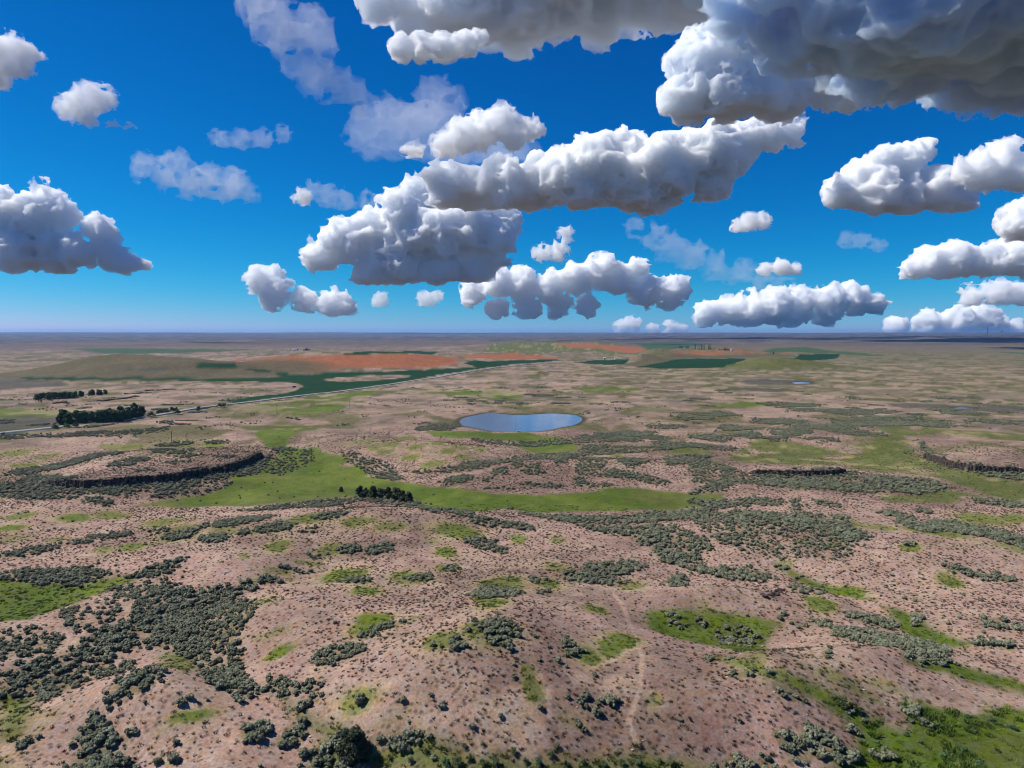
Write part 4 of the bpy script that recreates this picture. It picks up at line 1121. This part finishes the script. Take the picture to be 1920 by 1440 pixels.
x, y = x[keep], y[keep]; k = len(x)
scatter('stones', x, y, gz(x, y) + .03, rnd.uniform(.5, 1.6, k), rnd.uniform(0, 6.28, k), rnd.integers(0, 3, k), STONES, 'pale loose stones strewn over the dry slopes')
print('SCATTER', NS, NT, NG, k)

# ------------------------------------------------------------------ trees and shrubs
def lobes_round(rnd, n, w, h, z0, rr):
    out = []
    for k in range(n):
        a = rnd.uniform(0, 6.28); t = rnd.uniform(0, 1)
        d = w * (1 - .55*t) * math.sqrt(rnd.uniform(.1, 1)); r = rr*rnd.uniform(.75, 1.25)*(1 - .3*t)
        out.append(((d*math.cos(a), d*math.sin(a), z0 + t*h), (r, r, r*.9)))
    return out
rnd = np.random.default_rng(77)
JUN_BIG = tree_parts('juniper', 401, 7.5, lobes_round(rnd, 50, 3.0, 5.0, 1.0, 1.15), 130, .2, M_JUN, .26, 2.0, 8)
JUN = [tree_parts('juniper', 410 + k, 5.0, lobes_round(rnd, 18, 1.7, 3.2, .9, 1.0), 80, .3, M_JUN, .16, 1.2, 5) for k in range(3)]
POP = [tree_parts('poplar', 420 + k, 12, lobes_round(rnd, 28, 3.2, 8.8, 1.5, 1.75), 70, .6, M_POP, .22, 3.5, 6) for k in range(4)]
BUSH = [tree_parts('shrub', 430 + k, 2.4, lobes_round(rnd, 12, .95, 1.2, .5, .5), 70, .10, M_SHRUB, .06, .6, 5) for k in range(3)]
BUSHD = [tree_parts('shrub', 440 + k, 2.4, lobes_round(rnd, 11, 1.1, 1.2, .5, .6), 60, .13, M_POP, .06, .6, 5) for k in range(2)]
SPIRE = [tree_parts('poplar', 450 + k, 18, [((rnd.normal()*.5, rnd.normal()*.5, z_), (1.5*(1 - z_/26), 1.5*(1 - z_/26), 1.9)) for z_ in np.linspace(2, 17, 9)], 40, .7, M_POP, .25, 3, 4) for k in range(2)]

px_, py_, _ = at(660, 1424)
place_tree('juniper_tree', JUN_BIG, px_, py_, 1.0, .4, 'lone big dark juniper standing among sagebrush in the draw')
ORD = ('first', 'second', 'third', 'fourth', 'fifth', 'sixth', 'seventh', 'last')
for q_, (u, v, s_) in enumerate( ((675,932,.95),(687,932.5,.8),(699,933.5,1.0),(714,935,.85),(727,935.5,1.0),(743,939,1.05),(754,940,.9),(766,940.5,.8))):
    p = at(u, v); place_tree('juniper_tree', JUN[int(rnd.integers(3))], p[0], p[1], s_*1.4, rnd.uniform(0, 6), ORD[q_] + ' dark juniper of the meadow row counted from the small lone juniper', 'tree', 'row of junipers in the meadow', .95)
p = at(640, 922); place_tree('juniper_tree', JUN[0], p[0], p[1], .6, 1.0, 'small dark juniper apart from the row in the green meadow')
# the grove beside the road: three uneven rows
GROVE = ('dark leafy tree in the front row of the grove facing the road', 'dark leafy tree in the middle row of the grove beside the road', 'dark leafy tree in the back row of the grove away from the road')
a0, a1 = np.array(at(128, 798)[:2]), np.array(at(274, 779.5)[:2])
dv = (a1 - a0) / np.hypot(*(a1 - a0)); nv = np.array([-dv[1], dv[0]])
if nv[1] < 0: nv = -nv
L_ = np.hypot(*(a1 - a0))
for row in range(3):
    for k in range(15):
        p = a0 + dv * (L_*(k + .5)/15 + rnd.normal()*1.1) + nv * (1.5 + row*5.5 + rnd.normal()*1.0)
        place_tree('grove_tree', POP[int(rnd.integers(4))], p[0], p[1], rnd.uniform(.82, 1.1), rnd.uniform(0, 6), GROVE[row], 'tree', ('front', 'middle', 'back')[row] + ' row of the roadside grove', rnd.uniform(.9, 1.1))
# second grove on the rocky ground behind
for (u0, v0, u1, v1, n_) in ((64, 749, 152, 744.5, 22), (163, 743, 195, 740, 9)):
    b0, b1 = np.array(at(u0, v0)[:2]), np.array(at(u1, v1)[:2])
    lab, grp = (('dark tree of the low grove on the rocky ground beyond the road', 'trees of the far grove') if n_ > 10 else
                ('dark tree of the small clump at the end of the low grove', 'trees of the small far clump'))
    for k in range(n_):
        p = b0 + (b1 - b0)*((k + .5)/n_) + rnd.normal(size=2)*np.array([1.5, 8.0])
        place_tree('grove_tree', POP[int(rnd.integers(4))], p[0], p[1], rnd.uniform(.75, 1.0), rnd.uniform(0, 6), lab, 'tree', grp, .72)
# bushes along the road
for (u, v, s_) in ((284,783,1.9),(297,777,1.2),(312,775,1.7),(322,773,1.8),(330,772.5,1.6),(333,777,1.5),(372,770.5,1.6),(412,764.5,1.6),(420,763.5,1.5),(103,803.5,1.2),(125,802,1.3),(142,801,1.3),(6,817,.9),(300,776,1.5),(306,774.5,1.4)):
    p = at(u, v); place_tree('roadside_bush', BUSHD[int(rnd.integers(2))], p[0], p[1], s_*1.7, rnd.uniform(0, 6), 'rounded dark green bush at the edge of the road', 'bush', 'bushes along the road', .9)
# willows and currants in the bottom of the draw
for k, (u, v, s_) in enumerate(((705,1432,1.0),(730,1425,.8),(770,1430,.9),(800,1412,.8),(835,1438,1.2),(858,1436,1.3),(880,1425,.9),(905,1438,1.2),(930,1432,.9),(962,1412,.9),(985,1430,.8),(1010,1434,1.0),(1032,1418,1.0),(1060,1436,.9),(1092,1432,.9),(1130,1438,1.0),(1165,1434,.9),(1200,1436,.9),(1235,1430,.8),(1262,1436,.9),(870,1402,.7),(905,1398,.6),(1045,1402,.7))):
    p = at(u, v); place_tree('green_shrub', (BUSH + BUSHD[:1])[int(rnd.integers(4))], p[0], p[1], s_*.8, rnd.uniform(0, 6), 'green leafy shrub in the brushy bottom below the central slope', 'shrub', 'shrubs in the brushy bottom', .8)
for (u, v, s_, lab) in ((1578,1325,1.25,'big dark green bush in the narrow swale beside the dry dome'), (1598,1332,1.0,None), (1566,1316,.9,None), (1612,1338,.8,None)):
    p = at(u, v); place_tree('green_shrub', BUSH[int(rnd.integers(3))], p[0], p[1], s_, rnd.uniform(0, 6), lab or 'dark green bush next to the biggest bush in the narrow swale', 'shrub', None if lab else 'bushes in the narrow swale', .9)
for (u, v) in ((1690,1378),(1725,1392),(1760,1362),(1800,1352),(1830,1372),(1860,1358),(1885,1350),(1905,1372),(1870,1398),(1810,1402),(1770,1420),(1840,1430),(1715,1418),(1660,1398)):
    p = at(u + rnd.normal()*8, v + rnd.normal()*5); place_tree('green_shrub', BUSHD[int(rnd.integers(2))], p[0], p[1], rnd.uniform(.5, .85), rnd.uniform(0, 6), 'low dark green clump bush in the lush meadow', 'shrub', 'clump bushes in the lush meadow', .45)
# farmsteads on the far plain
for (u, v, s_) in ((1303.5,655.5,1.1),(1309,656,.8),(1312,656,1.0),(1315,656,1.1),(1318,656,.95),(1320.5,656,1.05),(1328,656,1.0),(1331,656,1.15),(1333,656,.9)):
    p = at(u, v); place_tree('windbreak_tree', SPIRE[int(rnd.integers(2))], p[0], p[1], s_, rnd.uniform(0, 6), 'tall dark windbreak tree by the far farmyard', 'tree', 'windbreak trees by the far farmyard')
for (u, v, s_) in ((1348,656.5,.55),(1353,657,.5),(1358,657,.7),(1361,657,.8),(1365,657,.65),(1368,657.5,.5),(1450,664,.7),(1268,652,.5),(1275,652,.6),(1283,642,.7),(1286,641.5,.6)):
    p = at(u, v); place_tree('farm_tree', POP[int(rnd.integers(4))], p[0], p[1], s_*1.2, rnd.uniform(0, 6), 'low dark tree on the far farmland around the windbreak', 'tree', 'low trees of the far farmland', .8)
for (u, v, s_) in ((570,657.5,.9),(574,657.5,1.3),(577,657.5,1.1),(581,657,.9),(558,657,.8),(545,657,.6),(530,656.5,.5),(538,656.5,.5)):
    p = at(u, v); place_tree('farm_tree', POP[int(rnd.integers(4))], p[0], p[1], s_, rnd.uniform(0, 6), 'dark tree beside the far white farmhouse', 'tree', 'trees of the far white farmhouse', .8)

# ------------------------------------------------------------------ basalt rims
M_ROCK, n, l, bs = new_mat('basalt', 0.85, 0.3)
g = n.new('ShaderNodeTexCoord'); rp = n.new('ShaderNodeValToRGB'); l.new(noise(n, l, g.outputs['Object'], .7, 5, .65), rp.inputs[0])
rp.color_ramp.elements[0].color = (.022, .018, .016, 1); rp.color_ramp.elements[1].color = (.105, .078, .062, 1)
rp.color_ramp.elements[0].position = .3; rp.color_ramp.elements[1].position = .72
l.new(rp.outputs[0], bs.inputs['Base Color'])
bp = n.new('ShaderNodeBump'); bp.inputs['Distance'].default_value = .3; l.new(noise(n, l, g.outputs['Object'], 2.2, 4), bp.inputs['Height']); l.new(bp.outputs[0], bs.inputs['Normal'])

def rim(edge, hgt, label, seed, width=1.7, inset=0.6, rubble=60, taper=0):
    """one rim of standing basalt columns with fallen blocks at its foot"""
    rnd = np.random.default_rng(seed)
    pts = resample(edge, width*.62)
    tn = np.gradient(pts, axis=0); tn /= np.hypot(tn[:, 0], tn[:, 1])[:, None] + 1e-9
    nm = np.stack([tn[:, 1], -tn[:, 0]], 1)                   # towards the camera side
    nm[(nm * -pts).sum(1) < 0] *= -1
    V, Fc = [], []
    for k in range(len(pts)):
        e = min(k, len(pts) - 1 - k) / max(len(pts)*.5, 1)
        for rowk in range(2):
            p = pts[k] + nm[k]*(rowk*.9*rnd.uniform(.4, 1.2) - inset + rnd.normal()*.35)
            top = zat(*(pts[k] - nm[k]*3.0)) - rowk*hgt*rnd.uniform(.15, .6) + rnd.uniform(-.5, .25)
            bot = min(zat(*(pts[k] + nm[k]*3.0)), top) - .8
            if top - bot < .9: continue
            ns = 6; a0 = rnd.uniform(0, 1); w = width*rnd.uniform(.38, .68)
            o = len(V)
            for zz, kk in ((bot, 1.1), ((top+bot)*.5, 1.0), (top, .86)):
                for s in range(ns):
                    q = a0 + 6.283*s/ns
                    V.append((p[0] + w*kk*math.cos(q)*rnd.uniform(.85, 1.12), p[1] + w*kk*math.sin(q)*rnd.uniform(.85, 1.12), zz + rnd.normal()*.12))
            for b_ in range(2):
                for s in range(ns):
                    Fc.append((o + b_*ns + s, o + b_*ns + (s+1) % ns, o + (b_+1)*ns + (s+1) % ns, o + (b_+1)*ns + s))
            Fc.append(tuple(o + 2*ns + s for s in range(ns)))
    c = pts.mean(0); zc_ = zat(*c)
    def put(name, V, Fc, parent=None):
        me = bpy.data.meshes.new(name); me.from_pydata([(a - c[0], b - c[1], q - zc_) for a, b, q in V], [], Fc); me.update()
        return link(name, me, M_ROCK, parent)
    e = bpy.data.objects.new('basalt_rim', None); COL.objects.link(e); e.location = (c[0], c[1], zc_)
    put('rock_columns', V, Fc, e)
    V, Fc = [], []
    iv, fi = ico_unit()
    for k in range(rubble):
        i_ = int(rnd.integers(len(pts))); p = pts[i_] + nm[i_]*abs(rnd.normal())*4.5 + nm[i_]*1.2
        s = rnd.uniform(.25, .8); zz = zat(*p)
        q = iv * s * (1 + rnd.normal(size=(len(iv), 1))*.22) * np.array([1.1, .9, .7]) + np.array([p[0], p[1], zz + s*.15])
        o = len(V); V += [tuple(t) for t in q]; Fc += [tuple(int(w) + o for w in f) for f in fi]
    t_ = put('talus', V, Fc, e); t_['kind'] = 'stuff'
    return tag(e, label, 'rock rim')
rim(MESA_EDGE, 5.5, 'long dark basalt rim around the front of the low pink mesa', 1, rubble=160)
rim(SCARP_EDGE, 4.0, 'short straight dark basalt scarp above the sagebrush slope', 2, rubble=60)
rim(BENCH_EDGE, 5.0, 'broken basalt rim of the bench beyond the olive meadow', 3, rubble=90)
for k, (pts, hh, lab) in enumerate((([(165,753),(195,752),(230,748),(262,743)], 3, 'long low dark rock ledge behind the roadside grove'), ([(100,757),(115,755),(130,757)], 4, 'dark rock knob behind the roadside grove'),
        ([(235,739),(262,738)], 3, 'short dark rock ledge above the long ledge'), ([(272,733),(300,732),(330,730)], 3, 'dark rock ledge on the brown flat below the crop strip'), ([(263,737),(285,737)], 2.5, 'small low rock ledge between two longer ledges'),
        ([(1430,1118),(1450,1115),(1465,1106)], 1.2, 'small dark rock step on the dry dome below the sagebrush bank'), ([(540,784),(552,785),(562,788)], 2.5, 'dark rocks on the reddish knoll near the power pole'))):
    W = at_many(pts)
    # a ledge stands up from the ground
    rnd_ = np.random.default_rng(70 + k)
    P_ = resample(W, 1.6 if hh > 2 else .8); V, Fc = [], []; iv, fi = ico_unit()
    c = P_.mean(0); zc_ = zat(*c)
    for p in P_:
        s = hh*rnd_.uniform(.3, .75); q = iv * s * (1 + rnd_.normal(size=(len(iv), 1))*.2) * np.array([1.2, .8, .8]) + np.array([p[0] - c[0] + rnd_.normal()*.5, p[1] - c[1] + rnd_.normal()*.8, zat(*p) - zc_ + s*.1])
        o = len(V); V += [tuple(t) for t in q]; Fc += [tuple(int(w) + o for w in f) for f in fi]
    me = bpy.data.meshes.new('rock_ledge'); me.from_pydata(V, [], Fc); me.update()
    o = link('rock_ledge', me, M_ROCK); o.location = (c[0], c[1], zc_); tag(o, lab, 'rock ledge')

# ------------------------------------------------------------------ made things
def plain(name, col, rough=.6, metal=0.0):
    m, n, l, bs = new_mat(name, rough, .4); bs.inputs['Metallic'].default_value = metal
    g = n.new('ShaderNodeTexCoord'); hv = n.new('ShaderNodeHueSaturation'); hv.inputs['Color'].default_value = (*col, 1)
    l.new(remap(n, l, noise(n, l, g.outputs['Object'], 1.5, 4), .3, .7, .8, 1.15), hv.inputs['Value']); l.new(hv.outputs[0], bs.inputs['Base Color'])
    return m
M_WHITE, M_WOOD, M_STEEL, M_DARK = plain('white_paint', (.78, .78, .76)), plain('weathered_wood', (.085, .065, .05), .9), plain('grey_steel', (.16, .16, .17), .5, .6), plain('dark_rubber', (.02, .02, .022), .8)
M_CAR, M_GLASS, M_ROOF, M_GREYW = plain('maroon_paint', (.045, .018, .028), .3), plain('dark_glass', (.02, .025, .03), .1), plain('metal_roof', (.42, .43, .44), .4, .3), plain('grey_boards', (.22, .20, .18), .8)

def box_part(name, mat, parent, size, loc, bevel=0.02, taper=None):
    bm = bmesh.new(); bmesh.ops.create_cube(bm, size=1.0)
    for v in bm.verts:
        v.co = Vector((v.co.x*size[0], v.co.y*size[1], v.co.z*size[2]))
        if taper and v.co.z > 0: v.co.x *= taper[0]; v.co.y *= taper[1]
    if bevel: bmesh.ops.bevel(bm, geom=bm.edges[:], offset=bevel, segments=1, affect='EDGES')
    me = bpy.data.meshes.new(name); bm.to_mesh(me); bm.free()
    o = link(name, me, mat, parent); o.location = loc
    return o
def tube_part(name, mat, parent, pts, rad, sides=8):
    v, f = tube(pts, rad, sides); me = mesh_np(name, v, f, True)
    return link(name, me, mat, parent)
def root(name, x, y, rot, label, cat, group=None, dz=0.0):
    e = bpy.data.objects.new(name, None); COL.objects.link(e); e.location = (x, y, zat(x, y) + dz); e.rotation_euler = (0, 0, rot)
    return tag(e, label, cat, group)

for (u, v, hh, lab) in ((322, 828, 7.6, 'wooden power pole standing on the pink mesa top'), (519.5, 776, 8.4, 'wooden power pole beside the reddish knoll and green roadside meadow'), (656, 764, 7.6, 'wooden power pole at the edge of the striped mounds')):
    p = at(u, v); e = root('power_pole', p[0], p[1], .5, lab, 'power pole', 'power poles across the steppe')
    tube_part('post', M_WOOD, e, [(0, 0, -.8), (0, 0, hh*.5), (0, 0, hh)], [.24, .2, .16])
    arm = box_part('crossarm', M_WOOD, e, (2.6, .16, .18), (0, .17, hh - .6))
    for q in (-1.15, -.4, .4, 1.15): tube_part('insulator', M_GREYW, arm, [(q, 0, .08), (q, 0, .2), (q, 0, .32)], [.05, .09, .04], 6)

p = at(180, 793.6); kk = int(np.argmin(np.hypot(rc[:, 0] - p[0], rc[:, 1] - p[1])))
e = bpy.data.objects.new('car', None); COL.objects.link(e); e.location = (rc[kk, 0] - nm[kk, 0]*1.9, rc[kk, 1] - nm[kk, 1]*1.9, zr[kk] + .01)
e.rotation_euler = (0, 0, math.atan2(tn[kk, 1], tn[kk, 0])); tag(e, 'dark maroon car driving on the road beside the grove', 'car')
box_part('body', M_CAR, e, (4.7, 1.85, .75), (0, 0, .72), .12); cb = box_part('cabin', M_GLASS, e, (2.7, 1.7, .68), (-.3, 0, 1.42), .1, (.72, .85))
box_part('roof', M_CAR, cb, (1.9, 1.42, .06), (0, 0, .36), .02)
for sx in (-1.45, 1.45):
    for sy in (-.86, .86):
        tube_part('wheel', M_DARK, e, [(sx, sy - .11, .34), (sx, sy + .11, .34)], [.34, .34], 14)
for sy in (-.65, .65):
    box_part('headlight', M_WHITE, e, (.06, .35, .18), (2.34, sy, .8), .01); box_part('tail_light', M_CAR, e, (.06, .3, .18), (-2.34, sy, .85), .01)

# small white boat drawn up on the near shore of the pond
p = plane(972, 808.8, POND_Z)
bv, bf = [], []
for k, t in enumerate(np.linspace(-1, 1, 9)):
    w = .75*(1 - abs(t)**2.6*.92); zt = .62 + .16*t*t
    for (yy, zz) in ((-w, zt), (-w*.75, .1), (0, 0), (w*.75, .1), (w, zt), (w*.86, zt - .03), (w*.6, .16), (0, .1), (-w*.6, .16), (-w*.86, zt - .03)):
        bv.append((t*1.9, yy, zz))
for k in range(8):
    for s in range(10): bf.append((k*10 + s, k*10 + (s+1) % 10, (k+1)*10 + (s+1) % 10, (k+1)*10 + s))
e = bpy.data.objects.new('boat', None); COL.objects.link(e); e.location = (p[0], p[1], POND_Z - .12); e.rotation_euler = (0, 0, .05)
tag(e, 'small white boat lying at the near shore of the pond', 'boat')
link('hull', mesh_np('hull', np.array(bv), np.array(bf)), M_WHITE, e)
for q in (-.7, .5): box_part('thwart', M_GREYW, e, (.3, 1.25, .05), (q, 0, .45), .01)

def building(u, v, L, W, H, roof_h, wall, roofm, rot, label, cat, windows=2):
    p = at(u, v); e = root('farm_building', p[0], p[1], rot, label, cat)
    box_part('wall', wall, e, (L, W, H), (0, 0, H/2), .02)
    a, b = L/2 + .5, W/2 + .5
    me = bpy.data.meshes.new('roof'); me.from_pydata([(-a, -b, H), (a, -b, H), (a, b, H), (-a, b, H), (-a, 0, H + roof_h), (a, 0, H + roof_h), (-a, -b, H - .2), (a, -b, H - .2), (a, b, H - .2), (-a, b, H - .2)], [],
        [(0, 1, 5, 4), (2, 3, 4, 5), (1, 2, 5), (3, 0, 4), (6, 7, 1, 0), (7, 8, 2, 1), (8, 9, 3, 2), (9, 6, 0, 3), (9, 8, 7, 6)]); me.update()
    link('roof', me, roofm, e)
    box_part('door', M_DARK, e, (L*.16, .1, H*.7), (0, -W/2 - .05, H*.35), .01)
    for k in range(windows):
        box_part('window', M_GLASS, e, (L*.12, .1, H*.3), ((-1 if k % 2 == 0 else 1)*L*.28, -W/2 - .05, H*.6), .01)
    return e
building(552.5, 657, 18, 9, 4.5, 3.0, M_WHITE, M_ROOF, .1, 'white far farmhouse with pale roof beside dark trees', 'farmhouse')
building(1276, 652, 26, 12, 5, 3.5, M_GREYW, M_DARK, 0, 'long dark-roofed barn on the far green farmland', 'barn', 0)
building(1288, 652.5, 16, 10, 4.5, 3, M_WHITE, M_DARK, -.2, 'pale house beside the long dark-roofed barn', 'house')
building(1372, 657, 9, 8, 4, 2.5, M_WHITE, M_ROOF, .3, 'small white house at the end of the low farm trees', 'house')
building(1157, 673.5, 15, 4, 3, 1.0, M_WHITE, M_WHITE, .05, 'long low white shed on the dark green crop', 'shed', 0)
building(1133.5, 673.5, 5, 4, 5, 1.2, M_GREYW, M_WHITE, .4, 'small tall shed with bright roof on the dark green crop', 'shed', 0)
building(551.5, 726.5, 4, 3.5, 2.6, 1.0, M_WOOD, M_ROOF, .6, 'small dark hut with bright roof at the tip of the brown flat', 'hut', 0)

# lattice mast and water tower on the far ridge
p = at(1851, 632); D_ = math.hypot(p[0], p[1]); hh = 18.5*D_/F
e = root('radio_mast', p[0], p[1], 0, 'tall thin radio mast on the far ridge', 'radio mast')
w0 = hh*.022
for sx, sy in ((-1, -1), (1, -1), (1, 1), (-1, 1)): tube_part('leg', M_STEEL, e, [(sx*w0, sy*w0, -3), (sx*w0*.4, sy*w0*.4, hh*.96)], [w0*.33, w0*.2], 4)
br = []
for k in range(14):
    z0, z1 = hh*.96*k/14, hh*.96*(k+1)/14; a_, b_ = w0*(1 - .6*k/14), w0*(1 - .6*(k+1)/14)
    sg = 1 if k % 2 else -1
    for s in (-1, 1): br += [tube([(sg*a_, s*a_, z0), (-sg*b_, s*b_, z1)], [w0*.13]*2, 3), tube([(s*a_, sg*a_, z0), (s*b_, -sg*b_, z1)], [w0*.13]*2, 3)]
v_, f_ = join_parts(br); link('bracing', mesh_np('bracing', v_, f_), M_STEEL, e)
tube_part('antenna', M_STEEL, e, [(0, 0, hh*.94), (0, 0, hh*1.04)], [w0*.2, w0*.08], 5)
p = at(1877.5, 625.5); D_ = math.hypot(p[0], p[1]); hh = 6.0*D_/F
e = root('water_tower', p[0], p[1], 0, 'dark bulbous water tower on the far ridge near the radio mast', 'water tower')
for sx, sy in ((-1, -1), (1, -1), (1, 1), (-1, 1)): tube_part('leg', M_STEEL, e, [(sx*hh*.16, sy*hh*.16, -3), (sx*hh*.12, sy*hh*.12, hh*.55)], [hh*.03]*2, 5)
zz = np.linspace(.5, 1.0, 7); tube_part('tank', M_STEEL, e, [(0, 0, hh*t) for t in zz], [hh*.24*math.sqrt(max(.02, 1 - ((t - .75)/.26)**2)) for t in zz], 14)

# ------------------------------------------------------------------ air
hb = bmesh.new(); bmesh.ops.create_cube(hb, size=1.0)
for v in hb.verts: v.co = Vector((v.co.x*88000, v.co.y*88000, 0 if v.co.z < 0 else 1))
zlo, zhi = float(GZ.min()) - 1.5, float(GZ.max()) + 120
for v in hb.verts: v.co.z = zlo if v.co.z < .5 else zhi
me = bpy.data.meshes.new('haze'); hb.to_mesh(me); hb.free()
M_HAZE = bpy.data.materials.new('haze'); M_HAZE.use_nodes = True
n = M_HAZE.node_tree.nodes; n.remove(n['Principled BSDF'])
pv = n.new('ShaderNodeVolumePrincipled'); pv.inputs['Color'].default_value = (.26, .52, 1.0, 1); pv.inputs['Density'].default_value = 2.4e-5; pv.inputs['Anisotropy'].default_value = .2
pv.inputs['Density Attribute'].default_value = ''
M_HAZE.node_tree.links.new(pv.outputs[0], n['Material Output'].inputs['Volume'])
tag(link('haze', me, M_HAZE), 'thin blue haze lying over the far plain', None, None, 'stuff')
